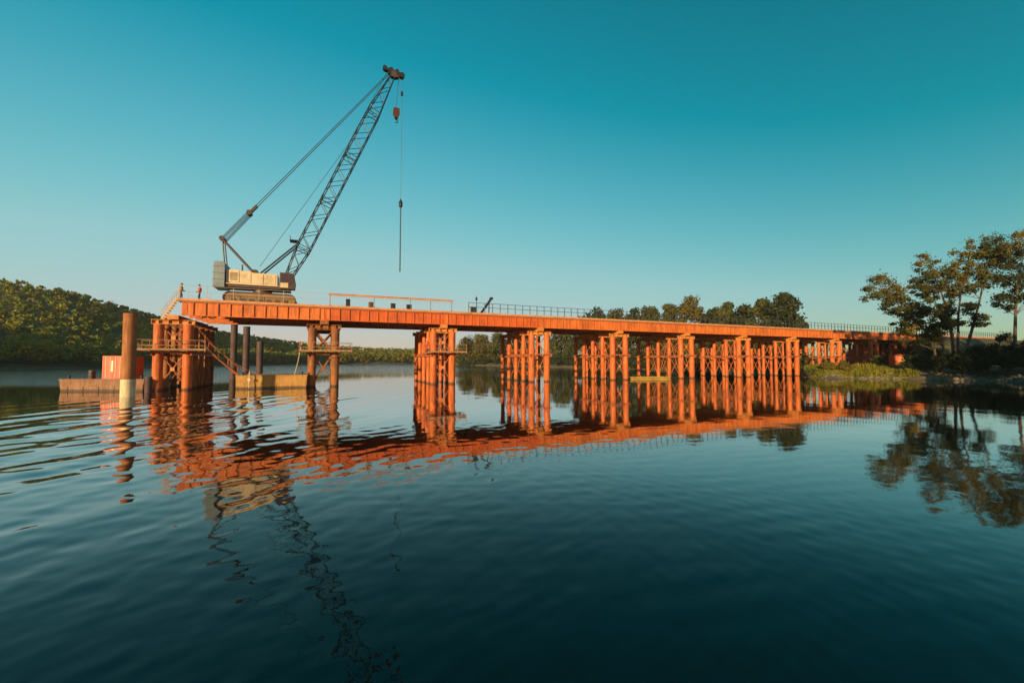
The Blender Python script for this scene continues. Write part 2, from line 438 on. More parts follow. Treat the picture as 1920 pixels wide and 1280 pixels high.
def make_ground():
    th = np.concatenate([np.radians(np.linspace(-60, 66, 560)), np.radians(np.linspace(66, 300, 80))[1:-1]])
    rs = [22.0]
    while rs[-1] < 420: rs.append(rs[-1] * 1.011)
    while rs[-1] < 2600: rs.append(rs[-1] * 1.035)
    T, Rr = np.meshgrid(th, np.array(rs))
    X, Y = Rr * np.sin(T), Rr * np.cos(T)
    Z = ground_z(X, Y)
    nr, na = X.shape
    V = np.stack([X, Y, Z], -1).reshape(-1, 3)
    i0 = np.arange(nr - 1)[:, None] * na + np.arange(na)[None, :]
    i1 = np.arange(nr - 1)[:, None] * na + (np.arange(na)[None, :] + 1) % na
    Q = np.stack([i0, i1, i1 + na, i0 + na], -1).reshape(-1, 4)
    m, n, l, b = new_mat('bank_earth_and_grass')
    t = noise(n, l, 0.25, 8, 0.7); t2 = noise(n, l, 0.9, 8, 0.7)
    c = ramp(n, l, t.outputs[0], [(0.35, (0.05, 0.05, 0.016)), (0.5, (0.085, 0.075, 0.024)), (0.68, (0.14, 0.10, 0.045))])
    c2 = ramp(n, l, t2.outputs[0], [(0.4, (0.6,)*3), (0.65, (1.2,)*3)])
    mx = n.new('ShaderNodeMixRGB'); mx.blend_type = 'MULTIPLY'; mx.inputs[0].default_value = 1
    tc = n.new('ShaderNodeTexCoord'); sz = n.new('ShaderNodeSeparateXYZ'); l.new(tc.outputs['Object'], sz.inputs[0])
    az_ = n.new('ShaderNodeMath'); az_.operation = 'MULTIPLY_ADD'; az_.inputs[1].default_value = 0.8; l.new(t2.outputs[0], az_.inputs[0]); l.new(sz.outputs[2], az_.inputs[2])
    sand = ramp(n, l, az_.outputs[0], [(0.75, (1, 1, 1)), (1.0, (0, 0, 0))])
    mxs = n.new('ShaderNodeMixRGB'); mxs.inputs[2].default_value = (0.15, 0.11, 0.065, 1)
    l.new(sand.outputs[0], mxs.inputs[0]); l.new(c.outputs[0], mxs.inputs[1])
    l.new(mxs.outputs[0], mx.inputs[1]); l.new(c2.outputs[0], mx.inputs[2]); l.new(mx.outputs[0], b.inputs['Base Color'])
    b.inputs['Roughness'].default_value = 0.95
    bp = n.new('ShaderNodeBump'); bp.inputs['Distance'].default_value = 0.3; l.new(t2.outputs[0], bp.inputs['Height']); l.new(bp.outputs[0], b.inputs['Normal'])
    me = np_mesh('ground', V, Q, m, True)
    if sum(p.normal.z for p in me.polygons[:200]) < 0: me.flip_normals()
    tag(link('ground', me), kind='structure')
make_ground()

# ------------------------------------------------------------------ foliage helpers
def leaf_cards(C, Rad, count, size, rng, shell=0.55, ragged=0.12):
    """leaf-sized diamonds gathered in clumps. C centres (k,3), Rad radii (k,3), count per clump"""
    C = np.asarray(C, float); Rad = np.asarray(Rad, float)
    idx = np.repeat(np.arange(len(C)), count)
    n = len(idx)
    d = rng.normal(size=(n, 3)); d /= np.linalg.norm(d, axis=1)[:, None]
    rr = (shell + (1 - shell) * rng.random(n)) * np.where(rng.random(n) < 0.22, rng.random(n) ** 0.5, 1) * rng.normal(1, ragged, n)
    P = C[idx] + d * rr[:, None] * Rad[idx]
    nm = d * 0.9 + rng.normal(0, 0.42, (n, 3))                 # leaves face more or less outward
    a = np.cross(nm, rng.normal(size=(n, 3))); a /= np.linalg.norm(a, axis=1)[:, None]
    b = np.cross(nm, a); b /= np.linalg.norm(b, axis=1)[:, None]
    s = size * rng.uniform(0.6, 1.35, n)[:, None]
    V = np.stack([P - a * s, P + b * s * 0.55, P + a * s, P - b * s * 0.55], 1).reshape(-1, 3)
    Q = np.arange(n * 4).reshape(-1, 4)
    return V, Q, idx
def branchy(mb, base, tips, r0, rng, sag=0.0):
    """limbs from a trunk foot to every clump centre"""
    base = Vector(base)
    for t in tips:
        t = Vector(t); mid = base.lerp(t, 0.5) + Vector((rng.normal(0, .25), rng.normal(0, .25), 0.06 * (t - base).length - sag))
        mb.path([base, base.lerp(mid, 0.55), mid, mid.lerp(t, 0.6), t], [r0, r0 * .72, r0 * .5, r0 * .32, r0 * .12], 6)
def round_tree(name, label, group, base, height, width, mat, seed, leaves=5200, size=0.34, trunk_frac=0.28):
    rng = np.random.default_rng(seed)
    t = thing(name, label, 'tree', base, 0, group)
    k = 22
    C, Rad = [], []
    for i in range(k):
        u = (i + 0.5) / k
        z = height * (trunk_frac + (0.93 - trunk_frac) * u)
        env = math.sin(math.pi * (0.16 + 0.80 * u)) ** 0.7
        a = i * 2.4 + rng.normal(0, .4); rad = width / 2 * env * rng.uniform(0.35, 0.82)
        C.append((math.cos(a) * rad, math.sin(a) * rad, z + rng.normal(0, height * 0.03)))
        q = width * rng.uniform(0.17, 0.27); Rad.append((q, q, q * rng.uniform(0.7, 1.0)))
    V, Q, _ = leaf_cards(C, Rad, leaves // k, size, rng)
    link('crown', np_mesh('crown', V, Q, mat), t)
    mb = MB()
    r0 = max(0.14, height * 0.017)
    top = (rng.normal(0, .3), rng.normal(0, .3), height * 0.55)
    mb.path([(0, 0, -0.6), (0.1, 0.05, height * 0.2), (top[0] * .5, top[1] * .5, height * 0.38), top], [r0 * 1.3, r0, r0 * .75, r0 * .4], 8)
    branchy(mb, (0.05, 0.02, height * 0.24), C[::2], r0 * 0.5, rng)
    mb.build('trunk', M['bark'], t, True)
    return t

# ------------------------------------------------------------------ wooded hillside on the left and the far shore
def hillside_wood():
    rng = np.random.default_rng(11)
    Vs, Qs, Ts, off = [], [], [], 0
    th0, th1 = az_of(-420), az_of(1000)
    n = 0
    while n < 4300:
        th = rng.uniform(th0, th1)
        rs = float(interp(th, SHORE)); rc = float(np.interp(th, [c[0] for c in CREST], [c[1] for c in CREST]))
        lo = rs + 3
        r = lo + (rc + 14 - lo) * rng.random() ** 0.95
        if rng.random() < 0.22: r = rs + rng.uniform(2, 14)
        x, y = r * math.sin(th), r * math.cos(th)
        if th > az_of(860) and r < 420: continue
        z = float(ground_z(x, y))
        near_shore = r < rs + 30
        h = rng.uniform(4.2, 7.0) * (1.5 if near_shore else (0.6 if r > rc - 12 else 0.9))
        wdt = h * rng.uniform(0.62, 0.95)
        kk = 5
        C = np.column_stack([rng.normal(0, wdt * .24, kk), rng.normal(0, wdt * .24, kk), h * rng.uniform(.32, .82, kk)])
        Rad = np.column_stack([np.full(kk, wdt * .27)] * 2 + [np.full(kk, h * .2)]) * rng.uniform(0.8, 1.2, (kk, 1))
        V, Q, _ = leaf_cards(C, Rad, 12 if r < 380 else 9, (0.52 if r < 300 else 0.8), rng)
        V[:, 0] += x; V[:, 1] += y; V[:, 2] += z
        g = rng.random()
        base = np.array((1, 1, 1)) * rng.uniform(0.75, 1.5)
        if g < 0.16: base = base * np.array((1.5, 1.12, 0.8))
        elif g < 0.4: base = base * np.array((0.62, 0.8, 0.9))
        if th > az_of(620): base = base * np.array((0.9, 0.78, 0.55))
        tint = np.ones((len(V), 4)); tint[:, :3] = base
        Vs.append(V); Qs.append(Q + off); Ts.append(tint); off += len(V); n += 1
    o = link('hillside_wood', np_mesh('hillside_wood', np.vstack(Vs), np.vstack(Qs), M['leaf_hill'], False, np.vstack(Ts)))
    tag(o, 'green and golden wood covering the hillside beyond the water', 'wood', kind='stuff')
hillside_wood()

# ------------------------------------------------------------------ trees on the right bank behind the bridge
back = [  # column, top row, width px, distance, material, look
 (874, 633, 34, 292, 'leaf', 'small olive tree at the far waterline, leftmost seen between the third and fourth piers'),
 (903, 627, 40, 288, 'leaf_gold', 'yellow-green tree at the far waterline between the third and fourth piers'),
 (935, 623, 40, 280, 'leaf', 'olive tree at the far waterline just left of the fourth pier'),
 (975, 618, 46, 262, 'leaf_dark', 'dark tree far behind the piles of the fourth pier'),
 (1052, 612, 48, 228, 'leaf', 'olive tree far behind the gap right of the fourth pier'),
 (1092, 592, 44, 205, 'leaf_dark', 'dark tree behind the deck, crown just level with the rail, left of the low ones'),
 (1118, 579, 46, 196, 'leaf_dark', 'low dark crown over the deck rail, first from the left'),
 (1152, 577, 46, 190, 'leaf', 'low brownish-green crown over the deck rail, second from the left'),
 (1186, 579, 40, 186, 'leaf_dark', 'low dark crown over the deck rail, third from the left'),
 (1220, 571, 46, 176, 'leaf', 'olive crown left of the golden tree over the deck'),
 (1258, 566, 44, 172, 'leaf', 'pale olive crown touching the golden tree from the left'),
 (1298, 556, 50, 168, 'leaf_gold', 'golden tree rising over the middle of the deck'),
 (1334, 574, 40, 162, 'leaf_dark', 'dark low crown just right of the golden tree'),
 (1362, 567, 44, 158, 'leaf', 'green rounded crown between the golden tree and the tall dark pair'),
 (1396, 571, 40, 152, 'leaf_dark', 'dark crown left of the tall pair over the deck'),
 (1430, 556, 48, 142, 'leaf', 'brown-green tree, left one of the tall pair over the deck'),
 (1474, 546, 56, 134, 'leaf_dark', 'tallest dark tree over the deck, right one of the pair'),
]
for i, (px, py, wpx, Y, mt, lab) in enumerate(back):
    x = (px - 960) / F * Y
    z = float(ground_z(x, Y))
    z = max(z, 0.3)
    h = (675.5 - py) * Y / F + CAM_H - z
    t_ = round_tree('riverside_tree', lab, 'trees on the bank behind the bridge', (x, Y, z), h, wpx * Y / F * 1.3, M[mt], 100 + i,
               leaves=3600 if Y > 180 else 6500, size=0.62 if Y > 180 else 0.5, trunk_frac=0.12)

def undergrowth():
    rng = np.random.default_rng(5)
    C, Rad = [], []
    for i in range(520):
        px = rng.uniform(862, 1500); th = az_of(px)
        r = float(interp(th, SHORE)) + rng.uniform(1.5, 16)
        x, y = r * math.sin(th), r * math.cos(th); z = float(ground_z(x, y))
        q = rng.uniform(1.3, 3.0)
        C.append((x, y, z + q * 0.7)); Rad.append((q, q, q * rng.uniform(.7, 1.3)))
    V, Q, _ = leaf_cards(C, Rad, 90, 0.42, rng)
    tag(link('riverbank_undergrowth', np_mesh('riverbank_undergrowth', V, Q, M['leaf_dark'])),
        'dark bushy undergrowth along the waterline behind the bridge', 'undergrowth', kind='stuff')
undergrowth()

# ------------------------------------------------------------------ big trees on the right bank
def bank_point(px, Y):
    x = (px - 960) / F * Y; return Vector((x, Y, max(0.2, float(ground_z(x, Y)))))
def hero_tree(name, label, base, clumps, trunks, mat, seed, per=860, size=0.21, Yd=78, lit_clumps=()):
    """clumps: (px, py, rx px, ry px); trunks: polylines of pixels; depth varies around Yd"""
    rng = np.random.default_rng(seed)
    t = thing(name, label, 'tree', base)
    C, Rad = [], []
    for px, py, rx, ry in clumps:
        for j in range(10):
            Y = Yd + rng.normal(0, 2.2)
            a, q = rng.uniform(0, 6.28), rng.uniform(0.1, 1.15)
            p = at_y(px + math.cos(a) * rx * q, py + math.sin(a) * ry * 1.25 * q, Y) - base
            C.append(p); k = rng.uniform(0.2, 0.55)
            Rad.append((rx * Y / F * k, max(1.0, rx * Y / F * k), max(rx * .85, ry) * Y / F * k))
    g_ = np.repeat([i in lit_clumps for i in range(len(clumps))], 10)
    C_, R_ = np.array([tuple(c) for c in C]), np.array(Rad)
    for nm, mk, mt_ in (('crown', ~g_, mat), ('sunlit_tint_foliage', g_, M['leaf_gold'])):  # sun patches painted in: chosen clumps get gold leaves
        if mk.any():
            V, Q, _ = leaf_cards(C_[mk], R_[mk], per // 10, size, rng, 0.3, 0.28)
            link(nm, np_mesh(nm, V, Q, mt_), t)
    mb = MB(); ends = []
    for pts, r0 in trunks:
        P = [at_y(px, py, Yd + dy) - base for px, py, dy in pts]
        if pts[0][1] > 680: P[0].z = -0.6
        m_ = len(P); mb.path(P, [r0 * (1 - 0.8 * i / (m_ - 1)) for i in range(m_)], 8); ends += P[1:]
    for c in C[::3]:
        e = min(ends, key=lambda q: (q - Vector(c)).length + max(0, q.z - c[2]) * 2)
        branchy(mb, e, [c], 0.07, rng)
    mb.build('trunk', M['bark'], t, True)
    return t
bA = bank_point(1795, 78)
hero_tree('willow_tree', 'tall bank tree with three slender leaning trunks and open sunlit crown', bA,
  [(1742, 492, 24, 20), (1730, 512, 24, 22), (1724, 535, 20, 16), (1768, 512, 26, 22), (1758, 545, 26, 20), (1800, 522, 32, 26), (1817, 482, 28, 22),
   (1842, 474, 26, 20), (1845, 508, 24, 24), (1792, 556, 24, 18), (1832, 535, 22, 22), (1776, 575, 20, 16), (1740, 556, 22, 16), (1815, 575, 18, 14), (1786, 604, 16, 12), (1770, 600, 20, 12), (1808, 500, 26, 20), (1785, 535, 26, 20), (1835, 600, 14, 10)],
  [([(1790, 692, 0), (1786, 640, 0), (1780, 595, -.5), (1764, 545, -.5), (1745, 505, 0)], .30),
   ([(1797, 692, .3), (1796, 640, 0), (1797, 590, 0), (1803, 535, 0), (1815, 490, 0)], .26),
   ([(1810, 694, 0), (1815, 645, .4), (1826, 605, .6), (1838, 560, .6), (1846, 505, .5)], .32)], M['leaf'], 21, lit_clumps=(0, 5, 6, 9, 16))
bB = bank_point(1752, 75)
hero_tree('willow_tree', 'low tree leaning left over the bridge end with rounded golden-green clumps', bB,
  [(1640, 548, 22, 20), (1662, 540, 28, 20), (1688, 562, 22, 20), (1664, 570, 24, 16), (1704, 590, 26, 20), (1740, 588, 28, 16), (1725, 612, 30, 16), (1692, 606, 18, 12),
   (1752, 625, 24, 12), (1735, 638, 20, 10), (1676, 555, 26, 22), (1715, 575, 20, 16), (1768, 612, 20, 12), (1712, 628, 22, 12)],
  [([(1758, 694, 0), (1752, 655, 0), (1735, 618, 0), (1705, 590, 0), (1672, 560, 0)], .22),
   ([(1764, 694, .3), (1768, 650, 0), (1762, 615, 0), (1745, 588, .3)], .18)], M['leaf'], 22, Yd=75, lit_clumps=(1, 5, 6, 8, 10))
bC = bank_point(1904, 80)
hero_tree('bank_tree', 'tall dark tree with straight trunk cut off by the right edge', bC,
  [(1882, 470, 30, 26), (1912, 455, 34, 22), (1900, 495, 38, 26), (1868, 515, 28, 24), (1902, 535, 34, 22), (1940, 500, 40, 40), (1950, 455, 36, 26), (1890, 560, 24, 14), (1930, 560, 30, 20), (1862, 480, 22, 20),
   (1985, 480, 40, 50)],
  [([(1904, 694, 0), (1903, 640, 0), (1904, 590, 0), (1908, 540, 0), (1918, 480, 0)], .34)], M['leaf_dark'], 23, Yd=80, per=1300, lit_clumps=(1,))

def shrub(label, px, Y, wpx, hpx, mat, seed, leaves=4200, size=0.19):
    rng = np.random.default_rng(seed)
    b_ = bank_point(px, Y)
    t = thing('shrub', label, 'shrub', b_, 0, 'shrubs along the right bank')
    w_, h_ = wpx * Y / F, hpx * Y / F
    C, Rad = [], []
    for i in range(13):
        a, q = i * 2.4, math.sqrt((i + .5) / 13) * w_ * .42
        env = 1 - (q / (w_ * .5)) ** 2 * 0.6
        C.append((math.cos(a) * q, math.sin(a) * q * .8, h_ * env * rng.uniform(.35, .85))); k = w_ * rng.uniform(.13, .2); Rad.append((k, k, min(k, h_ * .3)))
    V, Q, _ = leaf_cards(C, Rad, leaves // 13, size, rng, 0.45)
    V[:, 2] = np.maximum(V[:, 2], -0.3)
    link('foliage', np_mesh('foliage', V, Q, mat), t)
    mb = MB(); branchy(mb, (0, 0, -0.3), C[:8], 0.06, rng); mb.build('stem', M['bark'], t)
for i, (px, Y, wp, hp, mt, lab) in enumerate([
  (1722, 74.5, 60, 36, 'leaf_dark', 'dark shrub at the right end of the sunny grass bank'),
  (1762, 72.5, 66, 36, 'leaf_dark', 'dark shrub left of the three leaning trunks'),
  (1808, 70.5, 70, 40, 'leaf_dark', 'low dark shrub in front of the three leaning trunks'),
  (1850, 70, 70, 60, 'leaf_dark', 'dark rounded shrub between the leaning trunks and the right-edge tree'),
  (1892, 68, 76, 66, 'leaf_dark', 'large dark shrub at the foot of the right-edge tree'),
  (1935, 65, 80, 72, 'leaf_dark', 'large dark shrub cut by the right edge'),
  (1878, 84, 60, 74, 'leaf_dark', 'tall dark shrub behind the one at the right-edge tree'),
  (1520, 80.5, 22, 16, 'leaf', 'small olive shrub at the left tip of the grass bank'),
  (1552, 79.5, 26, 20, 'leaf_gold', 'yellow-green shrub on the grass bank left of the ninth pier'),
  (1585, 79, 30, 22, 'leaf_gold', 'yellow-green shrub on the grass bank before the ninth pier'),
  (1650, 92, 34, 30, 'leaf', 'olive shrub under the shaded end of the bridge'),
  (1706, 90, 40, 46, 'leaf_dark', 'dark shrub beside the orange cabin under the bridge end'),
  (1750, 96, 50, 44, 'leaf', 'dark shrub behind the leaning willow')]):
    shrub(lab, px, Y, wp, hp, M[mt], 300 + i)

def added_shade_wood():  # unseen trees added to cast shade on the right bank and bridge end
    rng = np.random.default_rng(77)
    C, Rad, mb = [], [], MB()
    for x, y, h in ((50.5, 33, 22), (55, 30, 22), (60, 34, 21), (66, 33, 22), (72, 37, 20), (79, 36, 22), (86, 42, 21), (58, 25, 22), (92, 47, 21)):
        z = max(0, float(ground_z(x, y)))
        mb.path([(x, y, z - .6), (x + .3, y, z + h * .4), (x, y + .2, z + h * .8)], [.35, .26, .1], 8)
        for j in range(34):
            a, q = rng.uniform(0, 6.28), rng.uniform(0, 3.4)
            C.append((x + math.cos(a) * q, y + math.sin(a) * q, z + h * rng.uniform(.08, .93))); k = rng.uniform(1.1, 2.1); Rad.append((k, k, k * .9))
    V, Q, _ = leaf_cards(C, Rad, 160, .3, rng)
    o = tag(link('added_shade_wood', np_mesh('added_shade_wood', V, Q, M['leaf_dark'])), 'unseen dense wood added right of the view to shade the bank', 'wood', kind='stuff')
    tr = mb.build('trunks', M['bark'], o, True); tr['kind'] = 'stuff'
added_shade_wood()

def bank_grass():
    rng = np.random.default_rng(8)
    P = []
    while len(P) < 12000:
        px = 1508 + 215 * rng.random() ** 1.2; th = az_of(px); r = float(interp(th, SHORE)) + rng.uniform(0.4, 1) ** 1.5 * 24 * rng.random()
        x, y = r * math.sin(th), r * math.cos(th); z = float(ground_z(x, y))
        if z > 0.15: P.append((x, y, z))
    P = np.array(P); n = len(P)
    patch = 0.5 + 0.5 * np.sin(P[:, 0] * 1.1 + 2 * np.sin(P[:, 1] * .9)) * np.sin(P[:, 1] * 1.4 + P[:, 0] * .5)
    h = (rng.uniform(0.12, 0.6, n) * (0.5 + 1.5 * patch ** 2))[:, None]; a = rng.uniform(0, 6.28, n)
    s = np.column_stack([np.cos(a), np.sin(a), np.zeros(n)]) * rng.uniform(.08, .2, n)[:, None]
    lean = np.column_stack([rng.normal(0, .3, n), rng.normal(0, .3, n), np.ones(n)]) * h
    V = np.stack([P - s, P + s, P + s * .5 + lean * .7, P + lean], 1).reshape(-1, 3)
    tag(link('bank_grass', np_mesh('bank_grass', V, np.arange(n * 4).reshape(-1, 4), M['grass'])),
        'sunlit yellow-green grass on the low bank below the bridge', 'grass', kind='stuff')
bank_grass()

# ------------------------------------------------------------------ bridge deck
SPAN = 15.0
PIER_PX = [325, 610, 830, 1010, 1162, 1290, 1400, 1490, 1570]
PIER_S = [s_of_px(p) for p in PIER_PX]
_c = np.polyfit(range(9), PIER_S, 1)
SPAN = float(_c[0]); S0 = float(_c[1])
def pier_s(i): return S0 + SPAN * i
NSP = 14
S_END = pier_s(NSP)
WID = 12.0
def build_bridge():
    t = thing('girder_bridge', 'long orange steel girder bridge deck running from mid-river to the right bank', 'bridge', bw(0, 0, 0), BANG)
    zb, zt = 8.1, 9.62
    def web(x0, x1, y, part='girder'):
        mb = MB()
        mb.box((x0, y + .20, zb + .06), (x1, y + .23, zt - .06))
        mb.box((x0, y + .08, zb), (x1, y + .36, zb + .06)); mb.box((x0, y + .08, zt - .06), (x1, y + .36, zt))
        return mb
    ns = 13
    stiff = MB().box((-.025, .085, zb + .065), (.022, .196, zt - .065)).mesh('stiffener', M['girder'])
    splice = MB().box((-.22, 0, zb + .2), (.22, .03, zt - .2)).mesh('splice_plate', M['girder'])
    for i in range(NSP):
        x0 = (0.0 if i == 0 else pier_s(i) + .012); x1 = pier_s(i + 1) - .012
        g = web(x0, x1, 0).build('girder', M['girder_red' if i in (1, 2) else 'girder'], t)
        if i <= 10:
            for k in range(ns):
                x = pier_s(i) + SPAN * (k + .5) / ns
                if x > 0.2: link('stiffener', stiff, g, (x, 0.004, 0))
            link('splice_plate', splice, g, (x0 + .3 if i == 0 else x0 + .45, .165, 0))
    for y in (2.9, 5.75, 8.6, 11.5):
        web(0.02, S_END, y).build('girder', M['girder'], t)
    for i in range(NSP):
        for k in range(3):
            x = pier_s(i) + SPAN * k / 3 + .8
            if x < 0.3 or i > 9: continue
            mb = MB()
            for y in (.45, 3.35, 6.2, 9.05):
                mb.beam((x, y, zb + .15), (x, y + 2.42, zt - .15), .1); mb.beam((x, y, zt - .15), (x, y + 2.42, zb + .15), .1)
                mb.beam((x, y, zb + .12), (x, y + 2.42, zb + .12), .1)
            mb.build('cross_frame', M['brace'], t)
    for i in range(NSP):
        x0 = (-.35 if i == 0 else pier_s(i) + .01); x1 = pier_s(i + 1) - .01
        MB().box((x0, .004, zt + .004), (x1, WID + .1, HD - .004)).build('deck_slab', M['deck'], t)
        MB().box((x0, -.14, HD - .20), (x1, .0, HD + .06)).build('edge_beam', M['edge'], t)
        MB().box((x0, WID + .104, HD - .22), (x1, WID + .3, HD + .06)).build('edge_beam', M['edge'], t)
    return t
bridge = build_bridge()

# ------------------------------------------------------------------ piers
ROWS = (.42, 3.2, 6.0, 8.8, 11.5)
def pier_proto():
    t = thing('bridge_pier', '', 'pier', (0, 0, 0), BANG, 'piers of the girder bridge')
    z0, z1 = -2.6, 7.1
    fat = MB().lathe([(.47, z0), (.47, 2.6), (.475, 2.62), (.475, 2.70), (.47, 2.72), (.47, z1)], n=20).mesh('pile', M['pile'], True)
    thin = MB().lathe([(.33, z0), (.33, 3.4), (.335, 3.42), (.335, 3.48), (.33, 3.5), (.33, z1)], n=14).mesh('pile', M['pile'], True)
    head = MB().box((-1.95, -.27, 7.1), (1.95, .27, 7.16)).box((-1.95, -.03, 7.16), (1.95, .03, 7.54)).box((-1.95, -.27, 7.54), (1.95, .27, 7.6))
    for x in (-1.9, -1.3, -.45, .45, 1.3, 1.9): head.box((x - .02, -.25, 7.16), (x + .02, -.032, 7.54))
    head = head.mesh('header_beam', M['cap'])
    def bar(p, q, r): return MB().tube(p, q, r, 6).mesh('brace', M['brace'])
    xa, xb = -1.3 + .3, 1.3 - .3
    m1, m2 = bar((xa, -.05, .7), (xb, -.05, 3.8), .062), bar((xb, .05, .7), (xa, .05, 3.8), .062)
    m3, m4 = bar((xa, -.05, 4.4), (xb, -.05, 6.9), .062), bar((xb, .05, 4.4), (xa, .05, 6.9), .062)
    led = MB().box((-1.9, -.62, 4.0), (1.9, -.5, 4.2)).mesh('ledger', M['brace'])
    tie = MB().box((-.07, -.2, 3.74), (.07, 12.2, 3.94)).mesh('tie_beam', M['brace'])
    plate = MB().box((-.2, -.13, -.2), (.2, -.115, .2)).mesh('gusset', M['cap'])
    for ri, y in enumerate(ROWS):
        for x in (-1.3, 1.3):
            link('pile', fat if ri == 0 else thin, t, (x, y, 0))
        link('header_beam', head, t, (0, y, 0))
        for mm in (m1, m2, m3, m4): link('brace', mm, t, (0, y, 0))
        link('ledger', led, t, (0, y, 0))
        if ri == 0:
            for z in (2.25, 5.65): link('gusset', plate, t, (0, y, z))
    for x in (-1.3 - .42, 1.3 + .42): link('tie_beam', tie, t, (x, 0, 0))
    for k in range(4):
        ya, yb = ROWS[k], ROWS[k + 1]
        up = k % 2 == 0
        for x in (-1.3, 1.3):
            MB().tube((x, ya + .35, .8 if up else 6.8), (x, yb - .35, 6.8 if up else .8), .055, 6).build('brace', M['brace'], t)
    cap = MB()
    for dx in (-.25, .25):
        cap.box((dx - .22, -.12, 7.604), (dx + .22, WID + .1, 7.66)); cap.box((dx - .03, -.12, 7.66), (dx + .03, WID + .1, 8.03)); cap.box((dx - .22, -.12, 8.03), (dx + .22, WID + .1, 8.094))
    cap.box((-.5, -.14, 7.62), (.5, -.122, 8.08))
    cap.build('cap_beam', M['cap'], t)
    return t
pp = pier_proto()
ordw = ['first', 'second', 'third', 'fourth', 'fifth', 'sixth', 'seventh', 'eighth', 'ninth', 'tenth', 'eleventh']
piers = []
extra = {0: 'under the crane', 1: 'right of the ochre barge', 2: 'with railed work platform, in open water',
         3: 'left of the widest view of far trees', 4: 'left of the low yellow pontoon', 5: 'right of the low yellow pontoon', 6: 'in the crowded middle of piles',
         7: 'last one in water', 8: 'on the grass bank', 9: 'on the bank in the shade', 10: 'on the bank beside the orange cabin'}
for i in range(11):
    o = pp if i == 0 else copy_tree(pp)
    o.location = bw(pier_s(i), 0, 0)
    o['label'] = 'orange steel pile pier, %s from the left, %s' % (ordw[i], extra[i])
    piers.append(o)
for i, o in enumerate(piers[:2]):           # darker rust on the second pier; rear rows of the first painted dark as shade
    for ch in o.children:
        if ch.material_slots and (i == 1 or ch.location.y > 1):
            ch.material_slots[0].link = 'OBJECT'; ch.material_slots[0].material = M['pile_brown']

# ------------------------------------------------------------------ railings on the deck
def railing(label, s0, s1, w, step, mat, hgt, name='deck_railing', rails=(1.0, .55), r=.03, rail_r=.025):
    t = thing(name, label, 'railing', bw(s0, w, HD + .06), BANG)
    post = MB().tube((0, 0, 0), (0, 0, hgt), r, 6).mesh('post', mat)
    n = int(round((s1 - s0) / step))
    for k in range(n + 1): link('post', post, t, ((s1 - s0) * k / n, 0, 0))
    for q in rails: MB().tube((0, 0, hgt * q), (s1 - s0, 0, hgt * q), rail_r, 6).build('rail', mat, t)
    return t
sA = s_of_px(878)
railing('thin pale rail on sparse posts along the crane end of the deck', -.2, s_of_px(616), -.07, 2.6, M['railpale'], 1.45, rails=(1.0, .5), r=.025, rail_r=.02)
railing('pale rail on sparse posts under the long beam on the deck', s_of_px(616) + .3, sA - .3, -.07, 4.6, M['railpale'], 1.1, rails=(.95,), r=.03, rail_r=.02)
railing('grey railing with close posts along the near edge to the right bank', sA, S_END - .5, -.07, 1.2, M['railgrey'], 1.35, r=.058, rail_r=.034)
railing('grey railing along the far edge of the deck', 30, S_END - .5, WID + .2, 2.8, M['railgrey'], 1.2, r=.04, rail_r=.03)
railing('short rail across the open left end of the deck', -.2, 1.9, 3.5, 1.0, M['railpale'], 1.2, r=.025, rail_r=.02)

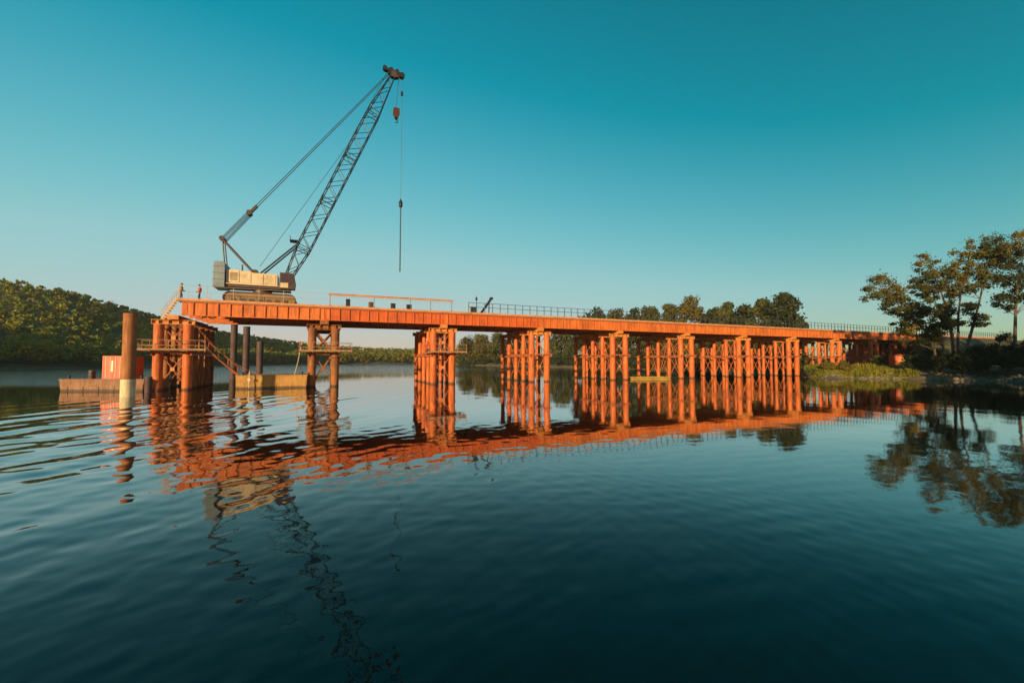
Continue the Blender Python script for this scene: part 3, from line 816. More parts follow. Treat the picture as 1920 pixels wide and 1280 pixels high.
# ------------------------------------------------------------------ crawler crane
CW = 4.6
cs = s_of_px(490, CW)
def build_crane():
    base = bw(cs, CW, HD)
    t = thing('crawler_crane', 'cream crawler crane with dark lattice boom standing on the bridge end', 'crane', base, BANG)
    def loc(px, py, w=CW):                  # pixel in the crane's own upright plane, in crane coordinates
        p = in_plane(px, py, w) - base
        return Vector((p.dot(BD), p.dot(BN), p.z))
    # tracks
    for side in (-2.05, 2.05):
        out = []
        L, h = 3.8, 1.4
        pts = []
        for k in range(9):
            a = math.pi / 2 + math.pi * k / 8; pts.append((-L + h/2 + math.cos(a) * h/2, h/2 + math.sin(a) * h/2))
        for k in range(9):
            a = -math.pi / 2 + math.pi * k / 8; pts.append((L - h/2 + math.cos(a) * h/2, h/2 + math.sin(a) * h/2))
        tr = MB().prism([(x * .985, .03 + z * .96) for x, z in pts], side - .30, side + .30).build('track', M['trackframe'], t)
        per = []
        for k in range(len(pts)):
            a_, b_ = Vector(pts[k]), Vector(pts[(k + 1) % len(pts)]); m_ = max(1, int((b_ - a_).length / .28))
            for j in range(m_):
                c_ = a_.lerp(b_, (j + .5) / m_); per.append((c_, (b_ - a_).normalized()))
        shoe = MB().box((-.12, -.42, -.05), (.12, .42, .05)).mesh('track_shoe', M['track'])
        for c_, d_ in per:
            o = link('track_shoe', shoe, tr, (c_.x, side, c_.y)); o.rotation_euler = (0, -math.atan2(d_.y, d_.x), 0)
        wh = MB().tube((0, -.36, 0), (0, .36, 0), .26, 14).mesh('road_wheel', M['gantry'])
        for k in range(7): link('road_wheel', wh, tr, (-2.7 + .9 * k, side, .42))
    MB().box((-1.5, -1.72, .5), (1.5, 1.72, 1.25)).box((-2.4, -1.9, .75), (-1.6, 1.9, 1.15)).box((1.6, -1.9, .75), (2.4, 1.9, 1.15)).build('car_body', M['trackframe'], t, bevel=.03)
    MB().lathe([(1.15, 1.25), (1.15, 1.38), (1.05, 1.40), (1.05, 1.95), (1.2, 1.98), (1.2, 2.08)], n=28).build('turntable', M['gantry'], t, True)
    # upper works
    zf = 2.1
    MB().box((-4.2, -1.5, zf), (3.1, 1.5, zf + .32)).build('upper_frame', M['gantry'], t, bevel=.03)
    MB().box((-4.3, -1.62, zf + .33), (3.2, -1.40, zf + .42)).build('walkway', M['railpale'], t)
    h1 = MB().prism([(-3.7, zf + .42), (1.7, zf + .42), (1.7, zf + 1.9), (-1.0, zf + 1.9), (-1.15, zf + 2.0), (-3.7, zf + 2.12)], -1.38, 1.35).build('engine_house', M['cream'], t, bevel=.05)
    for x0, x1, z0, z1 in ((-3.5, -2.35, .6, 2.1), (-2.2, -1.15, .6, 1.85), (-1.0, .15, .6, 1.75), (.3, 1.5, .6, 1.75)):
        MB().box((x0, -1.43, zf + z0), (x1, -1.385, zf + z1)).build('side_door', M['cream'], h1, bevel=.012)
    for k in range(7): MB().box((-3.3, -1.46, zf + .85 + .14 * k), (-2.55, -1.432, zf + .91 + .14 * k)).build('louvre', M['gantry'], h1)
    MB().tube((-2.2, -.5, zf + 2.2), (-2.2, -.5, zf + 2.95), .09, 10).build('exhaust_pipe', M['gantry'], h1)
    # counterweight
    cwp = [(-5.0, zf - .1), (-3.78, zf - .1), (-3.78, zf + 2.75), (-3.95, zf + 2.95), (-4.75, zf + 2.95), (-4.95, zf + 2.75)]
    cw = MB().prism(cwp, -1.75, 1.75).build('counterweight', M['cranegrey'], t, bevel=.05)
    for z in (.75, 1.55, 2.3): MB().box((-5.02, -1.77, zf + z), (-3.80, -1.752, zf + z + .03)).build('slab_joint', M['blackmetal'], cw)
    # cab
    cx0, cx1, cy0, cy1 = 1.95, 3.75, -1.72, -.55
    cab = MB().prism([(cx0, zf + .1), (cx1 - .1, zf + .1), (cx1, zf + .8), (cx1 - .25, zf + 2.1), (cx0, zf + 2.15)], cy0, cy1).build('cab', M['gantry'], t, bevel=.05)
    MB().prism([(cx0 + .12, zf + .95), (cx0 + .95, zf + .95), (cx0 + .95, zf + 1.98), (cx0 + .12, zf + 1.98)], cy0 - .02, cy0 - .003).build('cab_window', M['glass'], cab)
    MB().prism([(cx0 + 1.05, zf + .5), (cx1 - .12, zf + .8), (cx1 - .36, zf + 1.98), (cx0 + 1.05, zf + 1.98)], cy0 - .02, cy0 - .003).build('cab_window', M['glass'], cab)
    MB().box((cx0 + .1, cy0 - .025, zf + .25), (cx0 + .95, cy0 - .003, zf + .85)).build('cab_door', M['cream'], cab)
    # boom
    foot = Vector((2.3, 0, zf + .65))
    tip = loc(737, 142); foot_px = foot
    ax = (tip - foot); LB = ax.length; ax.normalize()
    perp = Vector((-ax.z, 0, ax.x))          # up-left, in the boom's plane
    side = Vector((0, 1, 0))
    def sect(u):                             # half depth, half width of the boom at station u
        hd = np.interp(u, [0, .16, .80, 1], [.22, .80, .80, .28]); hw = np.interp(u, [0, .16, .80, 1], [.95, .80, .80, .28]); return hd, hw
    def corner(u, a, c):
        hd, hw = sect(u); return foot + ax * (LB * u) + perp * (hd * a) + side * (hw * c)
    boom = bpy.data.objects.new('boom', None); COL.objects.link(boom); boom.parent = t
    bm_ = link('boom_head', MB().beam(tip - ax * .3 - perp * .2, tip + ax * .5 + perp * .1, .7, .75).mesh('boom_head', M['gantry']), t)
    stations = [0, .16, .37, .58, .80, 1]
    for a in (-1, 1):
        for c in (-1, 1):
            mb = MB()
            for k in range(len(stations) - 1): mb.tube(corner(stations[k], a, c), corner(stations[k+1], a, c), .068, 8)
            mb.build('chord', M['boom'], boom)
    nb = 25
    us = [0.015 + 0.965 * k / nb for k in range(nb + 1)]
    for k in range(nb):
        u0, u1 = us[k], us[k + 1]
        for c in (-1, 1):
            (a0, a1) = (-1, 1) if k % 2 == 0 else (1, -1)
            MB().tube(corner(u0, a0, c), corner(u1, a1, c), .042, 6).build('lacing_bar', M['boom'], boom)
        for a in (-1, 1):
            (c0, c1) = (-1, 1) if k % 2 == 0 else (1, -1)
            MB().tube(corner(u0, a, c0), corner(u1, a, c1), .042, 6).build('lacing_bar', M['boom'], boom)
    for u in (.16, .37, .58, .80):
        for du in (-.008, .008):
            for c in (-1, 1): MB().tube(corner(u + du, -1, c), corner(u + du, 1, c), .05, 6).build('section_bar', M['boom'], boom)
            for a in (-1, 1): MB().tube(corner(u + du, a, -1), corner(u + du, a, 1), .05, 6).build('section_bar', M['boom'], boom)
    boom_foot = MB()
    for c in (-.95, .95): boom_foot.beam((2.3, c, zf + .3), (2.3, c, zf + .9), .16, .5)
    boom_foot.build('boom_foot_bracket', M['gantry'], t)
    # boom head sheaves and jib nose
    for c in (-.24, 0, .24):
        p = tip + ax * .25 - perp * .35
        MB().tube(p + side * (c - .05), p + side * (c + .05), .42, 18).build('sheave', M['hookred'], t, True)
        p2 = tip + ax * .5 + perp * .5
        MB().tube(p2 + side * (c - .05), p2 + side * (c + .05), .36, 18).build('sheave', M['blackmetal'], t, True)
    nose = MB().beam(tip + Vector((-1.25, 0, .62)), tip + Vector((1.2, 0, .35)), .62, .42)
    nose.beam(tip + Vector((-.7, 0, .3)), tip + Vector((.9, 0, -.15)), .5, .4)
    nose.build('boom_nose', M['blackmetal'], t, bevel=.04)
    for dx, dz, rr in ((-1.15, .75, .3), (1.25, .28, .38), (.55, .7, .26)):
        p3 = tip + Vector((dx, 0, dz)); MB().tube(p3 - side * .33, p3 + side * .33, rr, 16).build('sheave', M['blackmetal'], t, True)
    # gantry: back-leaning mast, rear leg, bail
    gt = loc(418, 449); gb = loc(478, 506); rl = loc(420, 520)
    for c in (-.9, .9):
        MB().tube((gb.x, c, zf + 2.0), (gt.x, c * .75, gt.z), .13, 8).build('gantry_mast', M['gantry'], t)
        MB().tube((-3.75, c, zf + .3), (gt.x + .05, c * .75, gt.z), .085, 8).build('gantry_leg', M['boom'], t)
    MB().tube((gt.x, -.85, gt.z), (gt.x, .85, gt.z), .28, 12).build('gantry_head', M['gantry'], t)
    MB().box((gb.x - .25, -1.1, zf + 2.02), (gb.x + .35, 1.1, zf + 2.35)).build('gantry_base', M['gantry'], t)
    bl = loc(468, 400)
    d_ = (bl - gt).normalized()
    MB().tube(bl - side * .55, bl + side * .55, .30, 12).beam(bl - d_ * .2, bl + d_ * 1.3, .5, .3).build('pendant_bail', M['gantry'], t)
    for c in (-.5, -.17, .17, .5):
        MB().tube(Vector((gt.x, c, gt.z + .2)), bl + side * c + Vector((-.05, 0, .18)), .03, 6).build('luffing_rope', M['rope'], t)
        MB().tube(Vector((gt.x + .3, c, gt.z - .15)), bl + side * c + Vector((.12, 0, -.2)), .03, 6).build('luffing_rope', M['rope'], t)
    for c in (-.4, .4):
        MB().tube(bl + d_ * 1.2 + side * c, tip + side * c * .7 + perp * .55, .045, 6).build('pendant_rope', M['rope'], t)
    # backstop struts
    bs0 = loc(490, 508)
    for c in (-.75, .75):
        MB().tube((bs0.x, c, zf + 2.0), corner(.165, 1, c * 1.0), .10, 8).build('backstop', M['boom'], t)
    bp_ = corner(.175, 1, 0)
    MB().box((bp_.x - 1.0, -.8, bp_.z + .1), (bp_.x + .1, .8, bp_.z + .17)).build('boom_platform', M['gantry'], t)
    MB().box((bp_.x - 1.0, -.8, bp_.z + .62), (bp_.x - .94, .8, bp_.z + .67)).build('boom_platform_rail', M['gantry'], t)
    # hoist ropes
    MB().tube(loc(487, 500), corner(.62, 1, .1) + perp * .25, .028, 6).build('hoist_rope', M['rope'], t)
    MB().tube(corner(.62, 1, .1) + perp * .25, tip + ax * .5 + perp * .85, .028, 6).build('hoist_rope', M['rope'], t)
    # hook block
    hk = loc(743, 213); tl = tip + ax * .25 - perp * .75
    for c in (-.18, .18): MB().tube(Vector((hk.x - .05, c, hk.z + .6)), Vector((tl.x, c, tl.z)), .024, 6).build('hook_rope', M['rope'], t)
    hb = MB().prism([(hk.x - .42, hk.z + .75), (hk.x + .42, hk.z + .75), (hk.x + .46, hk.z - .1), (hk.x + .18, hk.z - .75), (hk.x - .18, hk.z - .75), (hk.x - .46, hk.z - .1)], -.28, .28).build('hook_block', M['hookred'], t, bevel=.05)
    hp = []
    for k in range(9):
        a = R(120) - R(250) * k / 8; hp.append(Vector((hk.x + .22 * math.cos(a), 0, hk.z - 1.15 + .24 * math.sin(a))))
    MB().path([Vector((hk.x, 0, hk.z - .7))] + hp, [.09] + [.08 - .004 * k for k in range(9)], 8).build('hook', M['blackmetal'], hb)
    # whip line with ball
    w1 = loc(754, 150); w2 = loc(753.5, 374)
    MB().tube((w1.x, 0, w2.z), (w1.x, 0, tip.z + .1), .026, 6).build('whip_rope', M['rope'], t)
    MB().box((w1.x - .16, -.12, loc(754, 176).z - .3), (w1.x + .16, .12, loc(754, 176).z + .3)).build('limit_weight', M['boom'], t, bevel=.04)
    # what hangs from the whip line is a thing of its own
    zb_, zt_ = loc(752.5, 510).z, w2.z
    hx = base + BD * w1.x
    ld = thing('hanging_rod', 'long dark steel rod hanging upright from the crane line', 'rod', hx + Vector((0, 0, zb_)), BANG)
    H = zt_ - zb_
    MB().lathe([(.06, 0), (.085, .1), (.085, H - 1.3), (.1, H - 1.2)], n=10).build('rod', M['boom'], ld, True)
    MB().lathe([(.06, H - 1.25), (.26, H - 1.05), (.28, H - .45), (.12, H - .15), (.05, H + .05)], n=14).build('swivel_weight', M['blackmetal'], ld, True)
build_crane()

# ------------------------------------------------------------------ things on the deck
def on_deck(px, w): return bw(s_of_px(px, w), w, HD)
def deck_beam():
    a, b_ = in_plane(616, 550, -.1), in_plane(850, 563, -.1)
    L = (b_ - a).length
    t = thing('spare_beam', 'long thin pale orange beam held on slim posts along the deck edge', 'beam', a, BANG)
    hz = (b_.z - a.z)
    mb = MB(); mb.beam((0, 0, 0), (L, 0, hz), .2, .04).beam((0, 0, -.19), (L, 0, hz - .19), .2, .04).beam((0, 0, -.095), (L, 0, hz - .095), .04, .15)
    mb.build('beam', M['edge'], t)
    for k, u in enumerate((.012, .34, .63, .80, .985)):
        x = L * u; z = hz * u
        MB().tube((x, .02, HD + .07 - a.z), (x, .02, z - .215), .035, 6).box((x - .12, -.1, HD + .064 - a.z), (x + .12, .1, HD + .09 - a.z)).build('support_post', M['gantry'], t)
deck_beam()
def crates():
    for px, w, sx, sz, mt, lab in ((651, 1.0, .5, 1.0, 'blackmetal', 'narrow black cabinet under the left part of the long beam'),
                                (694, .8, .6, .75, 'gantry', 'brown tool chest under the middle of the long beam'),
                                (736, .9, .55, .75, 'blackmetal', 'black tool chest under the long beam, left one of two joined by a bar'),
                                (766, .9, .6, .7, 'blackmetal', 'black tool chest under the long beam, right one of two joined by a bar'),
                                (888, .8, .8, .85, 'railgrey', 'grey generator box on the deck left of the leaning strut')):
        t = thing('tool_chest', lab, 'chest', on_deck(px, w), BANG, 'boxes on the deck')
        MB().box((-sx/2, -.3, .08), (sx/2, .3, sz)).build('body', M[mt], t, bevel=.02)
        MB().box((-sx/2 - .02, -.32, sz + .004), (sx/2 + .02, .32, sz + .07)).build('lid', M[mt], t, bevel=.015)
        for x in (-sx/2 + .06, sx/2 - .06): MB().box((x - .05, -.3, 0), (x + .05, .3, .078)).build('skid', M['gantry'], t)
crates()
a_ = on_deck(902, .7); t = thing('leaning_strut', 'thick dark strut tilted up to the right on the deck', 'strut', a_, BANG)
_e = in_plane(921, 560, .7) - a_; _ex = _e.dot(BD)
MB().beam((0, 0, .1), (_ex, 0, _e.z), .34, .28).build('strut', M['blackmetal'], t)
MB().beam((_ex - .3, .2, 0.02), (_ex - .3, .05, _e.z * .7), .1).build('prop', M['blackmetal'], t)
MB().box((-.4, -.35, .004), (.5, .35, .1)).build('foot_plate', M['gantry'], t)
MB().box((_ex - .2, -.22, _e.z - .12), (_ex + .22, .22, _e.z + .2)).build('head_bracket', M['blackmetal'], t, bevel=.03)
a_ = on_deck(893, 1.6); t = thing('marker_pole', 'slim upright pole with short crosspiece on the deck', 'pole', a_, BANG)
MB().tube((0, 0, 0), (0, 0, 2.7), .04, 8).build('pole', M['railgrey'], t); MB().box((-.14, -.06, 2.0), (.14, .06, 2.45)).build('marker', M['railgrey'], t, bevel=.02)
MB().box((-.25, -.25, 0.002), (.25, .25, .06)).build('base', M['railgrey'], t)

# ------------------------------------------------------------------ work platforms at the first three piers
def platform(i, xl, xr, label, both=True):
    t = thing('work_platform', label, 'platform', bw(pier_s(i), 0, 4.25), BANG, 'work platforms on the piers')
    for k in range(4):
        y = -1.35 + .27 * k
        MB().box((xl, y, 0), (xr, y + .25, .06)).build('plank', M['timber'], t)
    for y in (1.2, 1.5, 1.8):
        MB().box((xl, y, 0), (xr, y + .27, .06)).build('plank', M['timber'], t)
    n = 5
    for k in range(n):
        x = xl + .08 + (xr - xl - .16) * k / (n - 1)
        MB().tube((x, -1.38, -.1), (x, -1.38, 1.12), .035, 6).build('post', M['brace'], t)
        MB().tube((x, 1.9, -.1), (x, 1.9, 1.12), .035, 6).build('post', M['brace'], t)
        MB().beam((x, -1.4, -.06), (x, 2.1, -.06), .1, .11).build('bearer', M['brace'], t)
    for y in (-1.38, 1.9):
        for z in (.55, 1.1): MB().tube((xl, y, z), (xr, y, z), .03, 6).build('rail', M['timber'], t)
    MB().box((xl, -1.40, .065), (xr, -1.375, .2)).build('toe_board', M['timber'], t)
    for x in (xl + .2, xr - .5): MB().box((x, .2, .07), (x + .4, .7, .5)).build('tool_bin', M['gantry'], t, bevel=.02)
platform(0, -3.2, 3.3, 'railed plank platform around the first pier below the crane')
platform(1, -2.7, 3.2, 'railed plank platform around the second pier')
platform(2, -2.4, 2.9, 'railed plank platform around the third pier')

# stair from deck end down to the first cap, and gangway to the ochre barge
def ladder(name, label, a, b_, width, steps, hand=1.0, mat='railpale'):
    a, b_ = Vector(a), Vector(b_)
    t = thing(name, label, 'stair', b_)
    A, B = a - b_, Vector((0, 0, 0))
    d_ = (A - B); s = d_.cross(Vector((0, 0, 1))).normalized() * (width / 2)
    for q in (-1, 1):
        MB().beam(A + s * q, B + s * q, .06, .18).build('stringer', M[mat], t)
        if hand:
            up = Vector((0, 0, hand))
            MB().tube(A + s * q + up, B + s * q + up, .03, 6).build('handrail', M[mat], t)
            for k in range(4): p = B.lerp(A, k / 3) + s * q; MB().tube(p, p + up, .028, 6).build('baluster', M[mat], t)
    for k in range(steps):
        p = B.lerp(A, (k + .5) / steps); MB().beam(p - s, p + s, .22, .04).build('tread', M[mat], t)
ladder('stair', 'small pale stair with handrails from the deck end down to the first pier', bw(-.5, .6, HD), bw(-1.75, .6, 7.65), .7, 8, .95)
ladder('gangway', 'steep gangway from the first pier platform down to the ochre barge', bw(pier_s(0) + 3.2, .3, 4.3), bw(pier_s(0) + 5.9, .9, 1.55), .8, 10, .9, 'brace')

# ------------------------------------------------------------------ free-standing piles
p_ = at_z(239, 744, 0)
def free_pile(label, base, top, r, mat, band=None, name='steel_pile'):
    t = thing(name, label, 'pile', (base.x, base.y, 0), 0, 'free-standing steel piles')
    MB().lathe([(r, -2.5 if not band else band), (r, top - .02)], n=24).add([], []).build('shaft', mat, t, True)
    if band: MB().lathe([(r + .03, -2.5), (r + .03, band - .004)], n=24).build('pale_sleeve', M['whiteband'], t, True)
    MB().lathe([(r + .012, top - .22), (r + .012, top), (r - .05, top + .002), (r - .05, top - .2)], n=24).build('rim', mat, t, True)
_top = at_y(250, 588, p_.y).z
free_pile('tall rusty steel pile with pale foot standing before the red container barge', p_, _top, .49, M['rust'], 1.55)
for px, py, lab in ((440, 598, 'dark steel pile behind the ochre barge, tallest of three, touching the girder'), (463, 612, 'dark steel pile behind the ochre barge, middle one of three'),
                    (488, 640, 'dark steel pile behind the ochre barge, shortest of three')):
    q = at_y(px, py, 74); free_pile(lab, q, q.z, .52, M['darkpile'])
q = at_z(262, 735, 0); free_pile('short dark mooring pile beside the rusty pile with pale foot', at_y(279, 700, 43), at_y(279, 706, 43).z, .3, M['darkpile'])

# ------------------------------------------------------------------ barges, container, pontoon
def barge(name, label, loc, rz, L, Wd, hgt, mat, rake, rim=.12):
    t = thing(name, label, 'barge', loc, rz)
    MB().prism([(0, hgt), (rake[0], -.5), (L - rake[1], -.5), (L, hgt)], 0, Wd).build('hull', mat, t, bevel=.03)
    MB().box((-.04, -.05, hgt + .003), (L + .04, Wd + .05, hgt + rim)).build('deck_edge', mat, t)
    MB().box((rake[0] * .5, -.07, hgt * .45), (L - rake[1] * .5, -.003, hgt * .45 + .12)).build('rubbing_strake', mat, t)
    for k in range(int(L / 1.6)):
        x = .9 + 1.6 * k
        if x < L - .5: MB().box((x - .03, -.04, .05), (x + .03, -.002, hgt * .44)).build('hull_rib', mat, t)
    for x in (.6, L - .6):
        MB().lathe([(.1, 0), (.1, .25), (.17, .27), (.17, .34)], (x, .4, hgt + rim + .002), 12).build('bollard', M['blackmetal'], t, True)
    return t
Lb = at_z(110, 733.5, 0)
barge('work_barge', 'low brown barge carrying the red container at the left', (Lb.x, Lb.y, 0), R(0), 8.8, 3.4, 1.15, M['brownhull'], (.25, .2))
# container on it
def container():
    Yc = Lb.y + .6
    a = at_y(191, 708, Yc)
    t = thing('shipping_container', 'bright red-orange container standing on the brown barge', 'container', (a.x, Yc, 1.272), 0)
    w_, h_, d_ = 2.25, 2.4, 2.5
    MB().box((.05, .06, .05), (w_ - .05, d_, h_ - .05)).build('shell', M['container'], t)
    for x in (0, w_ - .12): MB().box((x, 0, 0), (x + .12, .14, h_)).build('corner_post', M['container'], t)
    MB().box((0.122, 0, 0), (w_ - .122, .12, .14)).build('sill', M['container'], t); MB().box((.122, 0, h_ - .14), (w_ - .122, .12, h_)).build('header', M['container'], t)
    for x0, x1 in ((.13, w_/2 - .01), (w_/2 + .01, w_ - .13)):
        dr = MB().box((x0, .02, .15), (x1, .058, h_ - .15)).build('door', M['container'], t)
        for x in (x0 + .25, x1 - .25): MB().tube((x, 0, .1), (x, 0, h_ - .1), .03, 6).build('lock_rod', M['whitepaint'], dr)
    MB().box((.95, -.01, .75), (1.12, .018, 1.9)).build('warning_board', M['whitepaint'], t)
    for k in range(7):
        y = .25 + .31 * k; MB().box((-.0, y, .15), (.048, y + .16, h_ - .15)).build('corrugation', M['container'], t)
container()
q = at_z(441, 729, 0)
barge('work_barge', 'ochre barge lit by the sun between the first and second piers', (q.x, q.y, 0), R(19), 7.3, 6.0, 1.4, M['ochre'], (.05, .1))
_t = thing('mooring_post', 'pale upright post on the front of the ochre barge', 'post', (q.x + 1.55, q.y + .12, 0), 0)
MB().tube((0, -.12, .15), (0, -.12, 1.9), .06, 8).build('post', M['palerope'], _t); MB().box((-.14, -.2, .9), (.14, -.13, 1.15)).build('cleat', M['palerope'], _t)
# rope from platform down to the barge
a_, b_ = in_plane(566, 640, -1.35), Vector((q.x + 5.3, q.y + 2.6, 1.55))
mid = a_.lerp(b_, .5) - Vector((0, 0, .35))
_t = thing('mooring_rope', 'pale slack rope from the second pier platform to the ochre barge', 'rope', b_)
MB().path([a_ - b_, a_.lerp(mid, .5) - b_ - Vector((0, 0, .1)), mid - b_, mid.lerp(b_, .5) - b_ - Vector((0, 0, .08)), Vector()], [.045] * 5, 6).build('rope', M['palerope'], _t)
def drum(label, loc, mat):
    t = thing('oil_drum', label, 'drum', loc, 0, 'drums on the barge')
    MB().lathe([(.29, 0), (.29, .28), (.305, .3), (.29, .32), (.29, .58), (.305, .6), (.29, .62), (.29, .87), (.27, .88)], n=18).build('shell', mat, t, True)
    MB().lathe([(.04, .882), (.04, .91)], (.14, 0, 0), 8).build('bung', M['blackmetal'], t)
drum('brown drum on the left end of the brown barge', (Lb.x + 2.2, Lb.y + 1.2, 1.275), M['gantry'])
def hose(label, a, b_, sag, mat, r=.04):
    a, b_ = Vector(a), Vector(b_)
    t = thing('hanging_hose', label, 'hose', b_)
    pts = [a.lerp(b_, k / 10) - b_ - Vector((0, 0, sag * 4 * (k / 10) * (1 - k / 10))) for k in range(11)]
    MB().path(pts, [r] * 11, 6).build('hose', mat, t, True)
    for p in (pts[0], pts[-1]): MB().box((p.x - .07, p.y - .07, p.z - .07), (p.x + .07, p.y + .07, p.z + .07)).build('clamp', M['blackmetal'], t)
hose('black hose sagging from the first pier platform to the ochre barge', bw(pier_s(0) + 3.1, -1.2, 5.2), (q.x + .8, q.y + .9, 1.6), .7, M['blackmetal'])
hose('rusty cable sagging from the first pier head to the ochre barge', bw(pier_s(0) + 1.9, .2, 7.2), (q.x + 1.8, q.y + 1.4, 1.6), .9, M['rust'], .03)
hose('black hose looped below the second pier platform', bw(pier_s(1) - 2.6, -1.3, 4.9), bw(pier_s(1) + 2.9, -1.3, 4.7), 1.0, M['blackmetal'], .035)
def shore_stones():
    rng = np.random.default_rng(19); mb = MB()
    for i in range(260):
        px = rng.uniform(1506, 1960); th = az_of(px); r = float(interp(th, SHORE)) + rng.normal(1.2, 1.0)
        x, y = r * math.sin(th), r * math.cos(th); z = float(ground_z(x, y))
        if z < -.25: continue
        k = rng.uniform(.08, .32); vv = []
        for a, h in ((0, -.5), (1, .1), (2, .75)):
            m_ = 6 if a < 2 else 4
            for j in range(m_):
                g = 2 * math.pi * j / m_ + a; w_ = k * (1.0 - .45 * (a == 2)) * rng.uniform(.75, 1.2); vv.append((x + math.cos(g) * w_, y + math.sin(g) * w_, z + h * k * rng.uniform(.8, 1.2)))
        ff = [(j, (j+1)%6, 6+(j+1)%6, 6+j) for j in range(6)] + [(12, 13, 14, 15)] + [(6, 7, 13, 12), (7, 8, 13), (8, 9, 14, 13), (9, 10, 15, 14), (10, 11, 15), (11, 6, 12, 15)]
        mb.add(vv, ff)
    tag(mb.build('shore_stones', plain('stone', (.16, .13, .10), .9)), 'small brown stones scattered along the right waterline', 'stones', kind='stuff')
shore_stones()
# pontoon
def pontoon():
    a, b_ = at_z(1194, 712, 0), at_z(1256, 711, 0)
    rz = math.atan2((b_ - a).y, (b_ - a).x); L = (b_ - a).length
    t = thing('pontoon_raft', 'low yellow pontoon raft floating between the fifth and sixth piers', 'raft', (a.x, a.y, 0), rz)
    for y in (0.25, 1.45): MB().tube((-.1, y, .08), (L + .1, y, .08), .22, 12).build('float', M['yellow'], t, True)
    for k in range(9): MB().box((.05 + k * (L - .1) / 9, -.05, .31), (.05 + (k + .94) * (L - .1) / 9, 1.75, .37)).build('plank', M['timber'], t)
    for y in (-.1, 1.77): MB().box((-.12, y, .30), (L + .12, y + .045, .46)).build('edge_board', M['yellow'], t)
    for x in (.75, L - .75): MB().tube((x, .0, .37), (x, .0, .72), .05, 8).build('post', M['yellow'], t)
pontoon()

# cabin under the bridge end
def cabin():
    b_ = bank_point(1689, 86)
    b_.z = max(b_.z, 1.9) + .02
    t = thing('site_cabin', 'small orange cabin on the bank under the shaded bridge end', 'cabin', b_, R(-24))
    MB().box((-1.0, -.0, .15), (1.0, 3.2, 2.45)).build('shell', M['container'], t, bevel=.03)
    MB().box((-1.1, -.12, 2.454), (1.1, 3.3, 2.56)).build('roof', M['container'], t)
    MB().box((-.45, -.04, .2), (.35, -.003, 2.1)).build('door', M['cap'], t)
    for x in (-.9, .75): MB().box((x, .1, -.3), (x + .15, 3.1, .148)).build('skid', M['gantry'], t)
cabin()

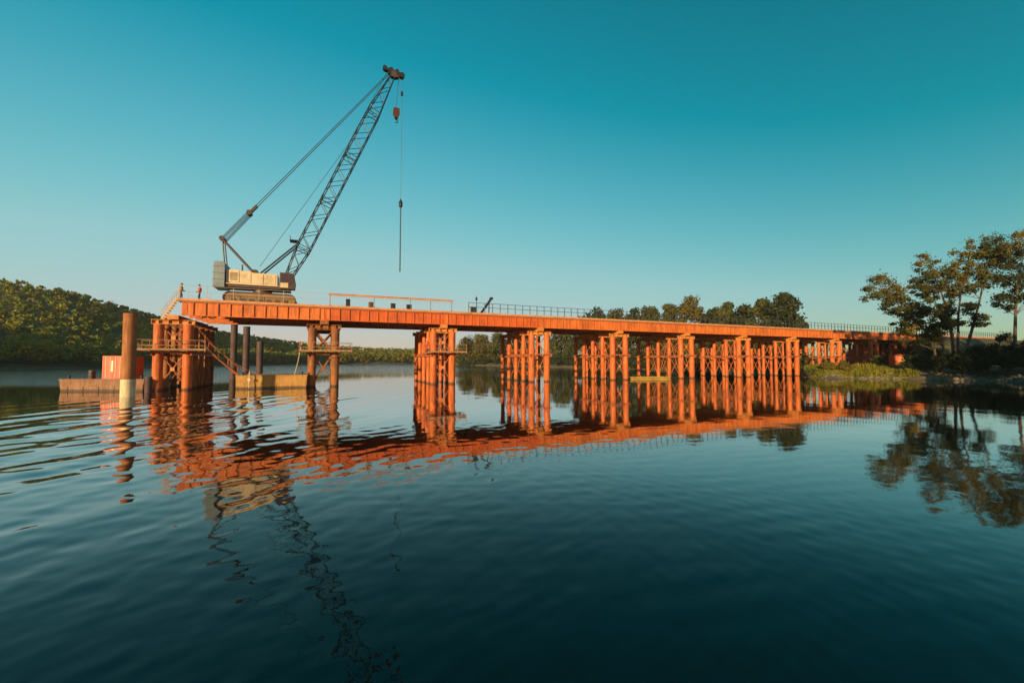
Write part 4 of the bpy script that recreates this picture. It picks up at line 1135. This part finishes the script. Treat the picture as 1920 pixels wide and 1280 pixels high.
# ------------------------------------------------------------------ people
def person(label, loc, face, mats, seed, pose='stand'):
    t = thing('person', label, 'person', loc, face, 'workers')
    J = {'pel': (0,0,.93), 'wst': (0,0,1.08), 'chs': (0.02,0,1.32), 'nck': (0.03,0,1.50), 'hd1': (.05,0,1.60), 'hd2': (.05,0,1.72)}
    rad = {'pel': .155, 'wst': .14, 'chs': .165, 'nck': .06, 'hd1': .085, 'hd2': .085}
    E = [('pel','wst'), ('wst','chs'), ('chs','nck'), ('nck','hd1'), ('hd1','hd2')]
    for s, q in (('l', 1), ('r', -1)):
        fw = .12 if s == 'l' else -.08
        J.update({'hip'+s: (0, .10*q, .88), 'kne'+s: (.04 + fw*.6, .12*q, .48), 'ank'+s: (fw, .12*q, .09), 'toe'+s: (fw + .17, .13*q, .04),
                  'sho'+s: (.02, .19*q, 1.42), 'elb'+s: (.04, .27*q, 1.13), 'wri'+s: (.24, .22*q, .98), 'hnd'+s: (.32, .20*q, .97)})
        rad.update({'hip'+s: .10, 'kne'+s: .07, 'ank'+s: .05, 'toe'+s: .045, 'sho'+s: .075, 'elb'+s: .055, 'wri'+s: .04, 'hnd'+s: .045})
        E += [('pel','hip'+s), ('hip'+s,'kne'+s), ('kne'+s,'ank'+s), ('ank'+s,'toe'+s), ('chs','sho'+s), ('sho'+s,'elb'+s), ('elb'+s,'wri'+s), ('wri'+s,'hnd'+s)]
        for f in range(5):
            base_ = J['hnd'+s]; a_ = (f - 1.8) * .018
            nm = 'fin%s%d' % (s, f)
            if f == 4: J[nm] = (base_[0] + .02, base_[1] - .05*q, base_[2] + .02)
            else: J[nm] = (base_[0] + .07 - abs(f-1)*.008, base_[1] + a_, base_[2] - .035)
            rad[nm] = .010; E.append(('hnd'+s, nm))
    keys = list(J); me = bpy.data.meshes.new('body')
    me.from_pydata([J[k] for k in keys], [(keys.index(a), keys.index(b)) for a, b in E], [])
    o = link('body', me, t)
    md = o.modifiers.new('Skin', 'SKIN'); md.use_smooth_shade = True
    for i, k in enumerate(keys):
        sv = me.skin_vertices[0].data[i]; sv.radius = (rad[k], rad[k]); sv.use_root = (k == 'pel')
    sub = o.modifiers.new('Sub', 'SUBSURF'); sub.levels = 1; sub.render_levels = 1
    m, n, l, b = new_mat('worker_clothes')
    tc = n.new('ShaderNodeTexCoord'); sx = n.new('ShaderNodeSeparateXYZ'); l.new(tc.outputs['Object'], sx.inputs[0])
    mp = n.new('ShaderNodeMath'); mp.operation = 'DIVIDE'; mp.inputs[1].default_value = 1.8; l.new(sx.outputs[2], mp.inputs[0])
    r_ = ramp(n, l, mp.outputs[0], [(0, (.03, .025, .02)), (.055, mats[0]), (.535, mats[1]), (.835, (.45, .24, .16))]); r_.color_ramp.interpolation = 'CONSTANT'
    l.new(r_.outputs[0], b.inputs['Base Color']); b.inputs['Roughness'].default_value = .85
    me.materials.append(m)
    MB().lathe([(.135, 1.70), (.115, 1.71), (.112, 1.76), (.085, 1.82), (.03, 1.845)], (.05, 0, 0), 16).build('helmet', mats[2], t, True)
    vst = MB().lathe([(.185, 1.02), (.19, 1.2), (.205, 1.36), (.12, 1.46)], (.01, 0, 0), 14).build('vest', mats[3], t, True)
    vst.scale = (.95, 1.05, 1)
    return t
red = plain('vest_red', (.62, .10, .04), .8); tan = plain('vest_tan', (.36, .2, .1), .8)
person('worker in bright red jacket standing behind the rail near the deck end', on_deck(371, 1.0) + Vector((0, 0, .0)), BANG + R(200), ((.06, .05, .05), (.55, .09, .04), M['gantry'], red), 1)
person('worker in dull brown clothes at the very left end of the deck', on_deck(335.5, .8), BANG + R(20), ((.10, .07, .05), (.22, .12, .07), M['gantry'], tan), 2)
pl = bw(pier_s(2) - 1.9, 3.0, 0); 
person('worker in red standing on the third pier under the deck', bw(pier_s(2) - 1.95, 1.55, 4.31), BANG + R(250), ((.45, .05, .03), (.5, .05, .03), M['whitepaint'], red), 3)

# ------------------------------------------------------------------ thin morning haze
def haze():
    mb = MB().box((-2700, -2700, -3.2), (2700, 2700, 88))
    m = bpy.data.materials.new('haze_air'); m.use_nodes = True
    n, l = m.node_tree.nodes, m.node_tree.links; n.clear()
    v = n.new('ShaderNodeVolumePrincipled'); v.inputs['Color'].default_value = (.9, .95, 1, 1); v.inputs['Density'].default_value = HAZE
    out = n.new('ShaderNodeOutputMaterial'); l.new(v.outputs[0], out.inputs['Volume'])
    tag(mb.build('haze', m), kind='stuff')
HAZE = 0.00009
haze()
